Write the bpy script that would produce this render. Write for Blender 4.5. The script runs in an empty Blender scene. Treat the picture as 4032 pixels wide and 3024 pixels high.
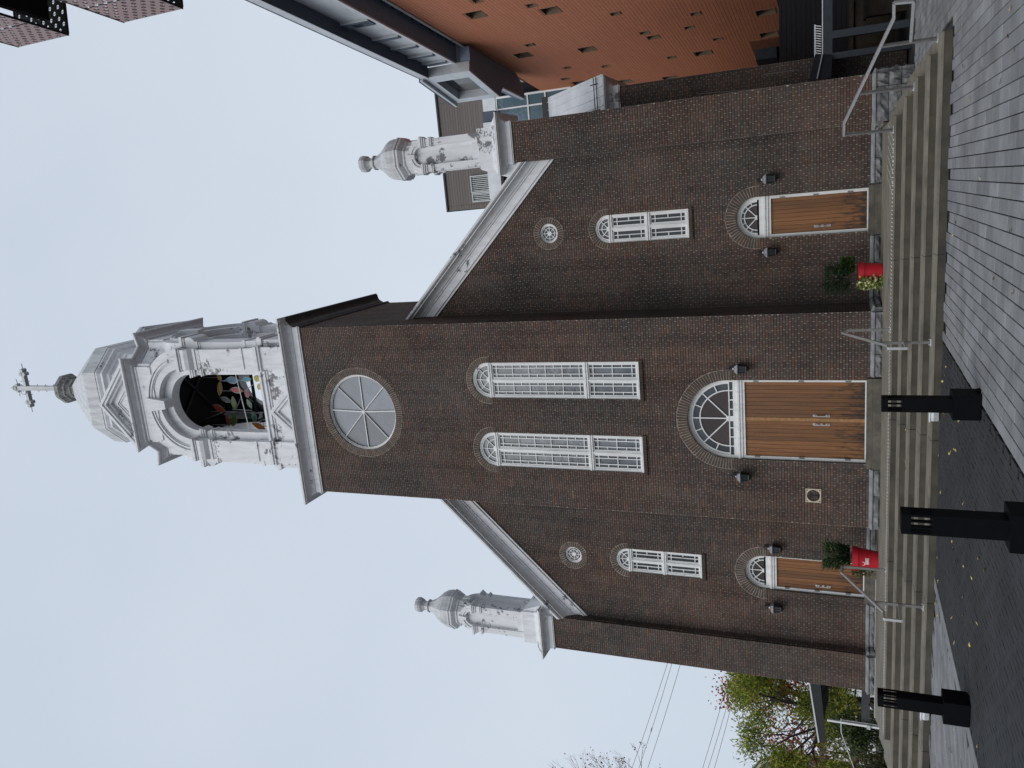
import bpy, math, random
import numpy as np
from mathutils import Vector, Matrix, Quaternion
random.seed(7); rng = np.random.default_rng(7)
PI = math.pi
scene = bpy.context.scene
COL = scene.collection

# ------------------------------------------------------------------ camera
cam_d = bpy.data.cameras.new('camera'); cam = bpy.data.objects.new('camera', cam_d); COL.objects.link(cam)
CAM = Vector((6.0123, -20.52, 1.5616))
YAW, PITCH, ROLL, FPX = .2416, .394, .0037, 3117.34
fwd = Vector((-math.sin(YAW)*math.cos(PITCH), math.cos(YAW)*math.cos(PITCH), math.sin(PITCH)))
rgt = Vector((math.cos(YAW), math.sin(YAW), 0)); upv = rgt.cross(fwd)
r2 = math.cos(ROLL)*rgt + math.sin(ROLL)*upv; u2 = -math.sin(ROLL)*rgt + math.cos(ROLL)*upv
# the phone was turned on its side: picture left is up in the place, picture top is its right
cx_, cy_, cz_ = -u2, r2, -fwd
cam.matrix_world = Matrix(((cx_.x, cy_.x, cz_.x, CAM.x), (cx_.y, cy_.y, cz_.y, CAM.y), (cx_.z, cy_.z, cz_.z, CAM.z), (0, 0, 0, 1)))
cam_d.sensor_fit = 'HORIZONTAL'; cam_d.sensor_width = 36.0
cam_d.lens = FPX/4032*36.0
cam_d.clip_start = .05; cam_d.clip_end = 3000
scene.camera = cam

# ------------------------------------------------------------------ world, sun, exposure
SUN_EL, SUN_AZ = math.radians(42), math.radians(203)     # azimuth clockwise from +Y
W = bpy.data.worlds.new('World'); scene.world = W; W.use_nodes = True
wn, wl = W.node_tree.nodes, W.node_tree.links
wn.clear()
wo = wn.new('ShaderNodeOutputWorld'); bg = wn.new('ShaderNodeBackground'); sky = wn.new('ShaderNodeTexSky')
sky.sky_type = 'NISHITA'; sky.sun_disc = False; sky.sun_elevation = SUN_EL; sky.sun_rotation = SUN_AZ
sky.air_density = 1.0; sky.dust_density = 3.0
mixw = wn.new('ShaderNodeMix'); mixw.data_type = 'RGBA'
tcw = wn.new('ShaderNodeTexCoord'); nzw = wn.new('ShaderNodeTexNoise'); nzw.inputs['Scale'].default_value = 1.6; nzw.inputs['Detail'].default_value = 3
rmw = wn.new('ShaderNodeValToRGB')
rmw.color_ramp.elements[0].position = .3; rmw.color_ramp.elements[0].color = (6.1, 6.85, 7.95, 1)
rmw.color_ramp.elements[1].position = .7; rmw.color_ramp.elements[1].color = (7.2, 7.9, 8.85, 1)
wl.new(tcw.outputs['Generated'], nzw.inputs['Vector']); wl.new(nzw.outputs['Fac'], rmw.inputs['Fac'])
mixw.inputs[0].default_value = .9                       # closed cloud layer over the sky
wl.new(sky.outputs['Color'], mixw.inputs[6]); wl.new(rmw.outputs['Color'], mixw.inputs[7])
wl.new(mixw.outputs[2], bg.inputs['Color']); bg.inputs['Strength'].default_value = .1
wl.new(bg.outputs['Background'], wo.inputs['Surface'])
sun_d = bpy.data.lights.new('sun', 'SUN'); sun_d.energy = 1.5; sun_d.angle = math.radians(48); sun_d.color = (1, .985, .96)
sun = bpy.data.objects.new('sun', sun_d); COL.objects.link(sun)
sdir = Vector((math.sin(SUN_AZ)*math.cos(SUN_EL), math.cos(SUN_AZ)*math.cos(SUN_EL), math.sin(SUN_EL)))
sun.rotation_euler = sdir.to_track_quat('Z', 'Y').to_euler()
vs = scene.view_settings; vs.view_transform = 'Standard'; vs.look = 'None'; vs.gamma = 1.0; vs.use_curve_mapping = False; vs.exposure = 0.0

# ------------------------------------------------------------------ helpers
class MB:
    def __init__(s): s.v = []; s.f = []
    def vert(s, p): s.v.append(tuple(p)); return len(s.v)-1
    def face(s, pts): i = len(s.v); s.v += [tuple(p) for p in pts]; s.f.append(list(range(i, i+len(pts))))
    def box(s, x0, x1, y0, y1, z0, z1):
        i = len(s.v)
        s.v += [(x0,y0,z0),(x1,y0,z0),(x1,y1,z0),(x0,y1,z0),(x0,y0,z1),(x1,y0,z1),(x1,y1,z1),(x0,y1,z1)]
        s.f += [[i+a for a in q] for q in ((3,2,1,0),(4,5,6,7),(0,1,5,4),(1,2,6,5),(2,3,7,6),(3,0,4,7))]
    def obox(s, c, ax, ay, az):            # centre and three half-axis vectors
        c, ax, ay, az = Vector(c), Vector(ax), Vector(ay), Vector(az); i = len(s.v)
        for sx, sy, sz in ((-1,-1,-1),(1,-1,-1),(1,1,-1),(-1,1,-1),(-1,-1,1),(1,-1,1),(1,1,1),(-1,1,1)):
            s.v.append(tuple(c+sx*ax+sy*ay+sz*az))
        s.f += [[i+a for a in q] for q in ((3,2,1,0),(4,5,6,7),(0,1,5,4),(1,2,6,5),(2,3,7,6),(3,0,4,7))]
    def prism(s, pts, ext):                # closed polygon pushed along ext
        n = len(pts); i = len(s.v); e = Vector(ext)
        s.v += [tuple(p) for p in pts] + [tuple(Vector(p)+e) for p in pts]
        s.f.append([i+k for k in range(n)][::-1]); s.f.append([i+n+k for k in range(n)])
        for k in range(n): s.f.append([i+k, i+(k+1) % n, i+n+(k+1) % n, i+n+k])
    def tube(s, p0, p1, r, n=8, r1=None):
        p0, p1 = Vector(p0), Vector(p1); r1 = r if r1 is None else r1
        d = (p1-p0).normalized(); a = d.orthogonal().normalized(); b = d.cross(a); i = len(s.v)
        for P, R in ((p0, r), (p1, r1)):
            for k in range(n): t = 2*PI*k/n; s.v.append(tuple(P+R*(math.cos(t)*a+math.sin(t)*b)))
        for k in range(n): s.f.append([i+k, i+(k+1) % n, i+n+(k+1) % n, i+n+k])
        s.f.append([i+k for k in range(n)][::-1]); s.f.append([i+n+k for k in range(n)])
    def bar(s, p0, p1, w, h, up=(0, 0, 1)):   # rectangular bar between two points
        p0, p1 = Vector(p0), Vector(p1); d = (p1-p0); L = d.length/2; d.normalize(); up = Vector(up)
        a = d.cross(up)
        if a.length < 1e-4: a = d.cross(Vector((1, 0, 0)))
        a.normalize(); b = a.cross(d)
        s.obox((p0+p1)/2, d*L, a*w/2, b*h/2)
    def loft(s, rings, cap=(True, True)):
        n = len(rings[0]); i = len(s.v)
        for r in rings: s.v += [tuple(p) for p in r]
        for j in range(len(rings)-1):
            for k in range(n): s.f.append([i+j*n+k, i+j*n+(k+1) % n, i+(j+1)*n+(k+1) % n, i+(j+1)*n+k])
        if cap[0]: s.f.append([i+k for k in range(n)][::-1])
        if cap[1]: s.f.append([i+(len(rings)-1)*n+k for k in range(n)])
    def lathe(s, prof, c, n=16, ph=0):
        s.loft([[(c[0]+r*math.cos(2*PI*k/n+ph), c[1]+r*math.sin(2*PI*k/n+ph), c[2]+z) for k in range(n)] for r, z in prof])
    def sweep(s, prof, path, closed=True):    # prof (out, z); plan path counter-clockwise, out to the right
        n = len(path); rings = []
        for k in range(n):
            p = Vector(path[k]).to_2d()
            a = Vector(path[(k-1) % n]).to_2d(); b = Vector(path[(k+1) % n]).to_2d()
            d0 = (p-a).normalized() if closed or k > 0 else None; d1 = (b-p).normalized() if closed or k < n-1 else None
            n0 = Vector((d0.y, -d0.x)) if d0 else None; n1 = Vector((d1.y, -d1.x)) if d1 else None
            if n0 is None: m = n1
            elif n1 is None: m = n0
            else: m = (n0+n1)/(1+n0.dot(n1))
            rings.append([(p.x+m.x*o, p.y+m.y*o, z) for o, z in prof])
        m_ = len(prof); i = len(s.v)
        for r in rings: s.v += r
        for k in range(n if closed else n-1):
            for j in range(m_-1):
                a, b = i+k*m_+j, i+((k+1) % n)*m_+j
                s.f.append([a, b, b+1, a+1])
    def arc(s, cx, cz, r0, r1, a0, a1, y0, y1, n=24):   # ring sector standing in XZ, between y0 and y1
        i = len(s.v)
        for k in range(n+1):
            t = a0+(a1-a0)*k/n; c, q = math.cos(t), math.sin(t)
            for r, y in ((r0, y0), (r1, y0), (r1, y1), (r0, y1)): s.v.append((cx+r*c, y, cz+r*q))
        for k in range(n):
            a, b = i+4*k, i+4*k+4
            for j in range(4): s.f.append([a+j, a+(j+1) % 4, b+(j+1) % 4, b+j])
        if abs(abs(a1-a0)-2*PI) > 1e-4: s.f.append([i+3, i+2, i+1, i]); s.f.append([i+4*n+j for j in range(4)])
    def rot4(s, c):                         # add the three quarter-turn copies about (cx, cy)
        v0, f0 = list(s.v), [list(f) for f in s.f]
        for q in (1, 2, 3):
            i = len(s.v); ca, sa = (0, -1, 0)[q-1], (1, 0, -1)[q-1]
            s.v += [(c[0]+ca*(x-c[0])-sa*(y-c[1]), c[1]+sa*(x-c[0])+ca*(y-c[1]), z) for x, y, z in v0]
            s.f += [[i+a for a in f] for f in f0]
    def move(s, d): s.v = [(x+d[0], y+d[1], z+d[2]) for x, y, z in s.v]; return s
    def mesh(s, name, mat=None, smooth=False):
        me = bpy.data.meshes.new(name); me.from_pydata(s.v, [], s.f); me.update()
        if mat: me.materials.append(mat)
        if smooth:
            for p in me.polygons: p.use_smooth = True
        return me

def link(name, me, parent=None, loc=None):
    o = bpy.data.objects.new(name, me); COL.objects.link(o)
    if parent:
        o.parent = parent
        if loc is None:                     # mesh already in world coordinates
            loc = -Vector(parent.get('_base', (0, 0, 0)))
            o.location = loc
        else: o.location = loc
    elif loc is not None: o.location = loc
    return o
def part(name, mb, mat, parent, loc=None, smooth=False, label=None, stuff=False):
    o = link(name, mb.mesh(name, mat, smooth), parent, loc)
    if label: o['label'] = label
    if stuff: o['kind'] = 'stuff'
    return o
def tag(o, label, cat, group=None):
    o['label'] = label; o['category'] = cat
    if group: o['group'] = group
    return o
BASES = []
def part4(name, mb, mat, parent, c):
    """the same piece on the four faces, each its own object sharing one mesh"""
    me = mb.mesh(name, mat)
    for q in range(4):
        o = link(name, me, parent, (0, 0, 0)); a = q*PI/2; ca, sa = math.cos(a), math.sin(a)
        o.rotation_euler = (0, 0, a); o.location = (c[0]-(ca*c[0]-sa*c[1]), c[1]-(sa*c[0]+ca*c[1]), 0)
def thing(name, label, cat, base=(0, 0, 0), group=None):
    e = bpy.data.objects.new(name, None); COL.objects.link(e); e.location = base; e['_base'] = tuple(base)
    e.empty_display_size = .2; BASES.append(e)
    return tag(e, label, cat, group)
def struct(name, mb, mat):
    o = link(name, mb.mesh(name, mat)); o['kind'] = 'structure'; return o

# ------------------------------------------------------------------ materials
def newmat(name):
    m = bpy.data.materials.new(name); m.use_nodes = True
    nt = m.node_tree; b = nt.nodes['Principled BSDF']; return m, nt, b
def noise(nt, scale, detail=4, rough=.6, vec=None):
    n = nt.nodes.new('ShaderNodeTexNoise'); n.inputs['Scale'].default_value = scale; n.inputs['Detail'].default_value = detail; n.inputs['Roughness'].default_value = rough
    if vec is None:
        g = nt.nodes.new('ShaderNodeNewGeometry'); vec = g.outputs['Position']
    nt.links.new(vec, n.inputs['Vector']); return n
def ramp(nt, fac, stops):
    r = nt.nodes.new('ShaderNodeValToRGB'); e = r.color_ramp.elements
    while len(e) < len(stops): e.new(.5)
    for k, (p, c) in enumerate(stops): e[k].position = p; e[k].color = (*c, 1) if len(c) == 3 else c
    nt.links.new(fac, r.inputs['Fac']); return r
def mixc(nt, fac, a, b, blend='MIX'):
    m = nt.nodes.new('ShaderNodeMix'); m.data_type = 'RGBA'; m.blend_type = blend
    for sock, v in ((m.inputs[0], fac), (m.inputs[6], a), (m.inputs[7], b)):
        if hasattr(v, 'is_output'): nt.links.new(v, sock)
        elif isinstance(v, (int, float)): sock.default_value = v
        else: sock.default_value = (*v, 1) if len(v) == 3 else v
    return m.outputs[2]
def scaled_pos(nt, s):
    g = nt.nodes.new('ShaderNodeNewGeometry'); m = nt.nodes.new('ShaderNodeVectorMath'); m.operation = 'MULTIPLY'
    m.inputs[1].default_value = s; nt.links.new(g.outputs['Position'], m.inputs[0]); return m.outputs[0]
def bump(nt, b, h, dist=.01, strength=.6):
    n = nt.nodes.new('ShaderNodeBump'); n.inputs['Distance'].default_value = dist; n.inputs['Strength'].default_value = strength
    nt.links.new(h, n.inputs['Height']); nt.links.new(n.outputs['Normal'], b.inputs['Normal'])
def plain(name, c, rough=.6, metal=0, var=.25, scale=6, spec=.5, bmp=0):
    m, nt, b = newmat(name); n = noise(nt, scale)
    lo = tuple(x*(1-var) for x in c); hi = tuple(min(1, x*(1+var)) for x in c)
    r = ramp(nt, n.outputs['Fac'], [(.3, lo), (.7, hi)])
    nt.links.new(r.outputs['Color'], b.inputs['Base Color'])
    b.inputs['Roughness'].default_value = rough; b.inputs['Metallic'].default_value = metal; b.inputs['Specular IOR Level'].default_value = spec
    if bmp: bump(nt, b, noise(nt, scale*12).outputs['Fac'], bmp)
    return m
def tinted(name, rough=.85, grain=40, mul=1.0, bmp=.004, lo=.6, hi=1.35, spec=.3, big=None, streak=False):
    m, nt, b = newmat(name)
    a = nt.nodes.new('ShaderNodeAttribute'); a.attribute_name = 'tint'
    n = noise(nt, grain, 5, .7)
    r = ramp(nt, n.outputs['Fac'], [(.25, (lo,)*3), (.75, (hi,)*3)])
    c = mixc(nt, 1.0, a.outputs['Color'], r.outputs['Color'], 'MULTIPLY')
    if big:
        n2 = noise(nt, big, 4, .65); r2_ = ramp(nt, n2.outputs['Fac'], [(.3, (.72,)*3), (.65, (1.18,)*3)])
        c = mixc(nt, 1.0, c, r2_.outputs['Color'], 'MULTIPLY')
    if streak:                                # damp runs and sooty patches
        n3 = noise(nt, 1.0, 5, .6, scaled_pos(nt, (2.6, 2.6, .22))); r3 = ramp(nt, n3.outputs['Fac'], [(.36, (.76, .77, .79)), (.56, (1.06, 1.05, 1.04))])
        c = mixc(nt, 1.0, c, r3.outputs['Color'], 'MULTIPLY')
    nt.links.new(c, b.inputs['Base Color']); b.inputs['Roughness'].default_value = rough; b.inputs['Specular IOR Level'].default_value = spec
    if bmp: bump(nt, b, n.outputs['Fac'], bmp)
    return m
M = {}
M['brick'] = tinted('brick', grain=70, big=.7, lo=.78, hi=1.2, streak=True)
M['mortar'] = plain('mortar', (.31, .27, .23), .95, var=.5, scale=5)
M['archmortar'] = plain('pale_arch_mortar', (.30, .26, .21), .95, var=.55, scale=7)
M['bedjoint'] = plain('shaded_bed_joint', (.040, .032, .027), .95, var=.3, scale=5)  # mortar darkened: the recess shade of the bed joints is painted in
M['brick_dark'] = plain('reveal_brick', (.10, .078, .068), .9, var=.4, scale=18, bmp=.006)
def white_stone(name, base, peel, streak=.5):
    m, nt, b = newmat(name)
    n1 = noise(nt, 1.0, 8, .68, scaled_pos(nt, (7, 7, 1.1)))
    c1 = ramp(nt, n1.outputs['Fac'], [(.34, tuple(x*(1-streak*.55) for x in base)), (.56, base)])
    n2 = noise(nt, 5.0, 8, .75); n3 = noise(nt, 1.1, 2)
    ad = nt.nodes.new('ShaderNodeMath'); ad.operation = 'MULTIPLY'; nt.links.new(n2.outputs['Fac'], ad.inputs[0]); nt.links.new(n3.outputs['Fac'], ad.inputs[1])
    f = ramp(nt, ad.outputs[0], [(peel, (0, 0, 0)), (peel+.012, (1, 1, 1))])
    c = mixc(nt, f.outputs['Color'], c1.outputs['Color'], (.16, .16, .17))
    nt.links.new(c, b.inputs['Base Color']); b.inputs['Roughness'].default_value = .62
    bump(nt, b, n2.outputs['Fac'], .006, .5)
    return m
M['stone'] = white_stone('weathered_white_trim', (.68, .685, .70), .36, .32)
M['peel'] = white_stone('peeling_white_trim', (.71, .715, .73), .318, .32)
M['frame'] = white_stone('white_painted_wood', (.74, .74, .73), .40, .35)
M['dome'] = white_stone('pale_dome_metal', (.56, .57, .58), .44, .6)
M['greygreen'] = plain('weathered_dark_stone', (.25, .25, .24), .9, var=.6, scale=8, bmp=.02)
M['foundation'] = plain('grey_foundation_stone', (.150, .152, .155), .9, var=.6, scale=5, bmp=.02)
M['foundation_top'] = plain('pale_water_table', (.215, .218, .222), .9, var=.35, scale=4, bmp=.01)
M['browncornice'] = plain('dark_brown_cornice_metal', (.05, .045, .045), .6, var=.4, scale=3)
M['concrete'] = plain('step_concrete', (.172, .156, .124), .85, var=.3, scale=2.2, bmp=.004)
M['riser'] = plain('shaded_riser_concrete', (.066, .058, .044), .9, var=.35, scale=2.5, bmp=.006)  # step concrete darkened: shade on the upright faces painted in
M['sill'] = plain('sill_concrete', (.100, .090, .072), .85, var=.4, scale=4, bmp=.006)
M['paver'] = tinted('grey_paver', grain=60, bmp=.003, lo=.82, hi=1.16, big=1.2)
M['darkpaver'] = tinted('dark_paver', grain=70, bmp=.003, lo=.8, hi=1.2, big=.7)
M['sand'] = plain('joint_sand', (.030, .029, .028), .95, var=.3, scale=20)
M['ground'] = plain('asphalt', (.055, .056, .058), .9, var=.3, scale=3)
M['soil'] = plain('soil', (.05, .042, .034), .95, var=.5, scale=9, bmp=.03)
def wood(name, a, b_, dark):
    m, nt, b = newmat(name)
    n1 = noise(nt, 1.0, 6, .65, scaled_pos(nt, (38, 38, 1.1))); oi = nt.nodes.new('ShaderNodeObjectInfo')
    c1 = ramp(nt, n1.outputs['Fac'], [(.28, a), (.7, b_)])
    hs = nt.nodes.new('ShaderNodeMapRange'); hs.inputs['To Min'].default_value = .66; hs.inputs['To Max'].default_value = 1.18
    nt.links.new(oi.outputs['Random'], hs.inputs['Value'])
    cv = nt.nodes.new('ShaderNodeCombineColor'); [nt.links.new(hs.outputs['Result'], cv.inputs[k]) for k in range(3)]
    c2 = mixc(nt, 1.0, c1.outputs['Color'], cv.outputs['Color'], 'MULTIPLY')
    # rain-blackened patches low on the leaf
    n2 = noise(nt, 1.0, 5, .7, scaled_pos(nt, (14, 14, 3.2))); g = nt.nodes.new('ShaderNodeNewGeometry')
    sp = nt.nodes.new('ShaderNodeSeparateXYZ'); nt.links.new(g.outputs['Position'], sp.inputs[0])
    mr = nt.nodes.new('ShaderNodeMapRange'); mr.inputs['From Min'].default_value = .95; mr.inputs['From Max'].default_value = 2.3; mr.inputs['To Min'].default_value = .16; mr.inputs['To Max'].default_value = -.12
    nt.links.new(sp.outputs['Z'], mr.inputs['Value'])
    ad = nt.nodes.new('ShaderNodeMath'); ad.operation = 'ADD'; nt.links.new(n2.outputs['Fac'], ad.inputs[0]); nt.links.new(mr.outputs['Result'], ad.inputs[1])
    f = ramp(nt, ad.outputs[0], [(.53, (0, 0, 0)), (.70, (.92, .92, .92))])
    c3 = mixc(nt, f.outputs['Color'], c2, dark)
    nt.links.new(c3, b.inputs['Base Color']); b.inputs['Roughness'].default_value = .5
    bump(nt, b, n1.outputs['Fac'], .003)
    return m
M['wood'] = wood('varnished_door_wood', (.120, .042, .010), (.27, .112, .030), (.020, .010, .005))
M['woodlight'] = plain('pale_door_wood', (.30, .15, .055), .5, var=.3, scale=12)
def glass(name, c, rough=.12, var=.3, scale=3, bmp=0, spec=.5):
    m = plain(name, c, rough, 0, var, scale, spec, bmp); nt = m.node_tree; b = nt.nodes['Principled BSDF']
    src = b.inputs['Base Color'].links[0].from_socket; oi = nt.nodes.new('ShaderNodeObjectInfo'); mr = nt.nodes.new('ShaderNodeMapRange')
    mr.inputs['To Min'].default_value = .68; mr.inputs['To Max'].default_value = 1.32; nt.links.new(oi.outputs['Random'], mr.inputs['Value'])
    cv = nt.nodes.new('ShaderNodeCombineColor'); [nt.links.new(mr.outputs['Result'], cv.inputs[k]) for k in range(3)]
    nt.links.new(mixc(nt, 1.0, src, cv.outputs['Color'], 'MULTIPLY'), b.inputs['Base Color'])
    wv = noise(nt, 5, 2); bump(nt, b, wv.outputs['Fac'], .02, .25)
    return m
M['glass'] = glass('curtained_glass', (.12, .135, .15))
M['glass_dark'] = glass('dark_glass', (.035, .04, .045), .06)
M['glass_rose'] = glass('frosted_rose_glass', (.145, .165, .195), .35, .1)
M['glass_brown'] = glass('textured_brown_glass', (.035, .022, .02), .18, .3, 60, .02)
M['glass_blue'] = glass('slate_glass', (.045, .055, .068), .15)
M['glass_corner'] = glass('blue_grey_window_glass', (.10, .16, .19), .03, .2, .5, 0, 1.0)
M['steel'] = plain('brushed_steel', (.60, .60, .60), .36, .8, var=.12, scale=20)
M['galv'] = plain('galvanised_post', (.20, .19, .18), .45, .5, var=.15, scale=12)
M['stud'] = plain('steel_stud', (.85, .85, .83), .35, .3, var=.05)
M['black'] = plain('black_powder_coat', (.0026, .0029, .0042), .6, 0, var=.2, scale=10, spec=.08)
M['ironblack'] = plain('black_iron', (.008, .0085, .010), .5, 0, var=.3, scale=12)
M['beige'] = plain('beige_plastic', (.50, .44, .33), .6, var=.15)
M['paleplastic'] = plain('pale_plastic', (.5, .52, .52), .5, var=.2, scale=15)
M['red'] = plain('red_plastic', (.46, .008, .02), .42, var=.12, scale=4)
M['white'] = plain('white_paint', (.8, .8, .8), .5, var=.06)
M['board'] = tinted('terracotta_board', .75, 30, bmp=.002, lo=.85, hi=1.15)
M['boardgap'] = plain('board_gap', (.20, .075, .038), .9)
M['lowpanel'] = plain('brown_orange_panel', (.20, .075, .038), .8, var=.3)
M['clad'] = tinted('brown_cladding', .65, 25, bmp=.001, lo=.9, hi=1.1)
M['cladgap'] = plain('cladding_gap', (.04, .034, .032), .9)
M['darkmetal'] = plain('charcoal_metal', (.060, .082, .112), .6, 0, var=.12)
M['bluemetal'] = plain('slate_blue_metal', (.030, .036, .046), .5, .3, var=.2)
M['palemetal'] = plain('pale_grey_metal', (.58, .60, .62), .42, .3, var=.1, scale=2)
M['whiteroof'] = plain('white_standing_seam', (.66, .68, .70), .4, .2, var=.1, scale=1.5)
M['siding'] = plain('dark_siding', (.026, .024, .028), .8, var=.3)
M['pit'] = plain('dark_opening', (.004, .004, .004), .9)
M['earthwall'] = plain('brown_concrete', (.06, .05, .036), .9, var=.4, scale=3, bmp=.01)
M['bark'] = plain('bark', (.045, .035, .03), .9, var=.4, scale=14, bmp=.02)
M['tilecap'] = plain('grey_slab', (.055, .055, .058), .8, var=.2)
M['greyside'] = plain('grey_clapboard', (.17, .18, .20), .7, var=.1); M['cladgrey'] = plain('grey_clapboard_course', (.185, .195, .215), .7, var=.12); M['cream'] = plain('cream_trim', (.62, .58, .42), .6, var=.1); M['clad2'] = plain('taupe_wall', (.15, .125, .115), .7); M['bwood'] = plain('window_reveal', (.20, .14, .095), .7, var=.2); M['glass_bay'] = plain('bay_window_glass', (.05, .05, .046), .05, var=.15, spec=1.0)
M['soffit_blue'] = plain('blue_grey_soffit_metal', (.15, .205, .28), .6, 0, var=.1)
M['twig'] = plain('pinkish_twig_bark', (.20, .16, .15), .9, var=.3)
def leafmat(name, c, var=.5, trans=.3):
    m, nt, b = newmat(name)
    a = nt.nodes.new('ShaderNodeAttribute'); a.attribute_name = 'tint'
    nt.links.new(a.outputs['Color'], b.inputs['Base Color']); b.inputs['Roughness'].default_value = .6; b.inputs['Specular IOR Level'].default_value = .25
    t = nt.nodes.new('ShaderNodeBsdfTranslucent'); nt.links.new(a.outputs['Color'], t.inputs['Color'])
    mx = nt.nodes.new('ShaderNodeMixShader'); mx.inputs[0].default_value = trans
    o = nt.nodes['Material Output']; nt.links.new(b.outputs[0], mx.inputs[1]); nt.links.new(t.outputs[0], mx.inputs[2]); nt.links.new(mx.outputs[0], o.inputs['Surface'])
    return m
M['leaf'] = leafmat('foliage', None)

def face_tint(me, cols, per):
    at = me.attributes.new('tint', 'FLOAT_COLOR', 'FACE')
    c = np.ones((len(cols)*per, 4), np.float32); c[:, :3] = np.repeat(np.asarray(cols, np.float32), per, axis=0)
    at.data.foreach_set('color', c.ravel())
def np_mesh(name, V, F, mat):
    me = bpy.data.meshes.new(name)
    me.vertices.add(len(V)); me.vertices.foreach_set('co', V.astype(np.float32).ravel())
    k = F.shape[1]; me.loops.add(F.size); me.loops.foreach_set('vertex_index', F.astype(np.int32).ravel())
    me.polygons.add(len(F)); me.polygons.foreach_set('loop_start', np.arange(0, F.size, k, dtype=np.int32))
    me.polygons.foreach_set('use_smooth', np.zeros(len(F), bool)); me.update(calc_edges=True); me.validate()
    if mat: me.materials.append(mat)
    return me
BOXF = np.array([(0,1,5,4),(1,2,6,5),(3,0,4,7),(4,5,6,7),(3,2,1,0)])     # front, two ends, top, bottom

# ------------------------------------------------------------------ coursed walls (bricks, boards)
BRICK_PAL = np.array([(.96,.96,.98)])*np.array([(.098,.069,.056),(.092,.066,.054),(.103,.075,.061),(.084,.063,.053),(.092,.074,.063),(.112,.070,.054),(.083,.071,.062),(.150,.085,.058)])
BRICK_P = np.array([.24,.22,.17,.13,.10,.08,.045,.015])
def brick_tint(n, P=None):
    i = rng.choice(len(BRICK_PAL), n, p=BRICK_P); c = BRICK_PAL[i]*rng.uniform(.87, 1.13, (n, 1))
    if P is not None:                        # some lots of brick are redder, some greyer
        w = np.sin(P[:, 0]*1.3+P[:, 2]*.55+.4*P[:, 1])*np.sin(P[:, 2]*.8-P[:, 0]*.45+1.2)
        w = np.clip(w+rng.normal(0, .35, n), -1, 1)[:, None]
        c = c*np.where(w > 0, 1+w*np.array([[.16, 0, -.06]]), 1+w*np.array([[.14, .02, -.04]]))
    return c
def course_cells(z0, z1, h, L, blocked, span, stack=False):
    """rows of cells (a, b, z, course) left free by the openings"""
    out = []; strips = []; k = 0; z = z0
    while z < z1-.02:
        zt = min(z+h, z1); zm = (z+zt)/2
        sp = span(zm)
        if sp:
            ivs = [sp]
            for f in blocked:
                bl = f(zm, True)
                if bl: ivs = cut(ivs, bl)
            off = 0 if stack else ((k % 2)*.5+(.25 if k % 6 == 3 else 0))*L+rng.uniform(-.012, .012)
            for a, b in ivs:
                i0 = math.floor((a-off)/L); x = off+i0*L
                while x < b:
                    p, q = max(a, x), min(b, x+L)
                    if q-p > .028: out.append((p, q, z, zt, q-p > L-.012))
                    x += L
            iv2 = [sp]
            for f in blocked:
                bl = f(zm, False)
                if bl: iv2 = cut(iv2, bl)
            for a, b in iv2: strips.append((a, b, z, zt))
        z += h; k += 1
    return out, strips
def cut(ivs, bl):
    r = []
    for a, b in ivs:
        if bl[1] <= a or bl[0] >= b: r.append((a, b)); continue
        if bl[0] > a: r.append((a, bl[0]))
        if bl[1] < b: r.append((bl[1], b))
    return r
def arch_hole(cx, half, z0, zs, ring=.2):
    def f(z, brick):
        if z < z0: return None
        if z <= zs: return (cx-half, cx+half)
        R = half+(ring*.62 if brick else .012); d = z-zs
        if d >= R: return None
        w = math.sqrt(R*R-d*d); return (cx-max(w, 0), cx+max(w, 0))
    return f
def round_hole(cx, cz, r, ring):
    def f(z, brick):
        R = r+(ring*.62 if brick else .012); d = z-cz
        if abs(d) >= R: return None
        w = math.sqrt(R*R-d*d); return (cx-w, cx+w)
    return f
def rect_hole(a, b, z0, z1):
    return lambda z, brick: (a, b) if z0 < z < z1 else None
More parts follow.
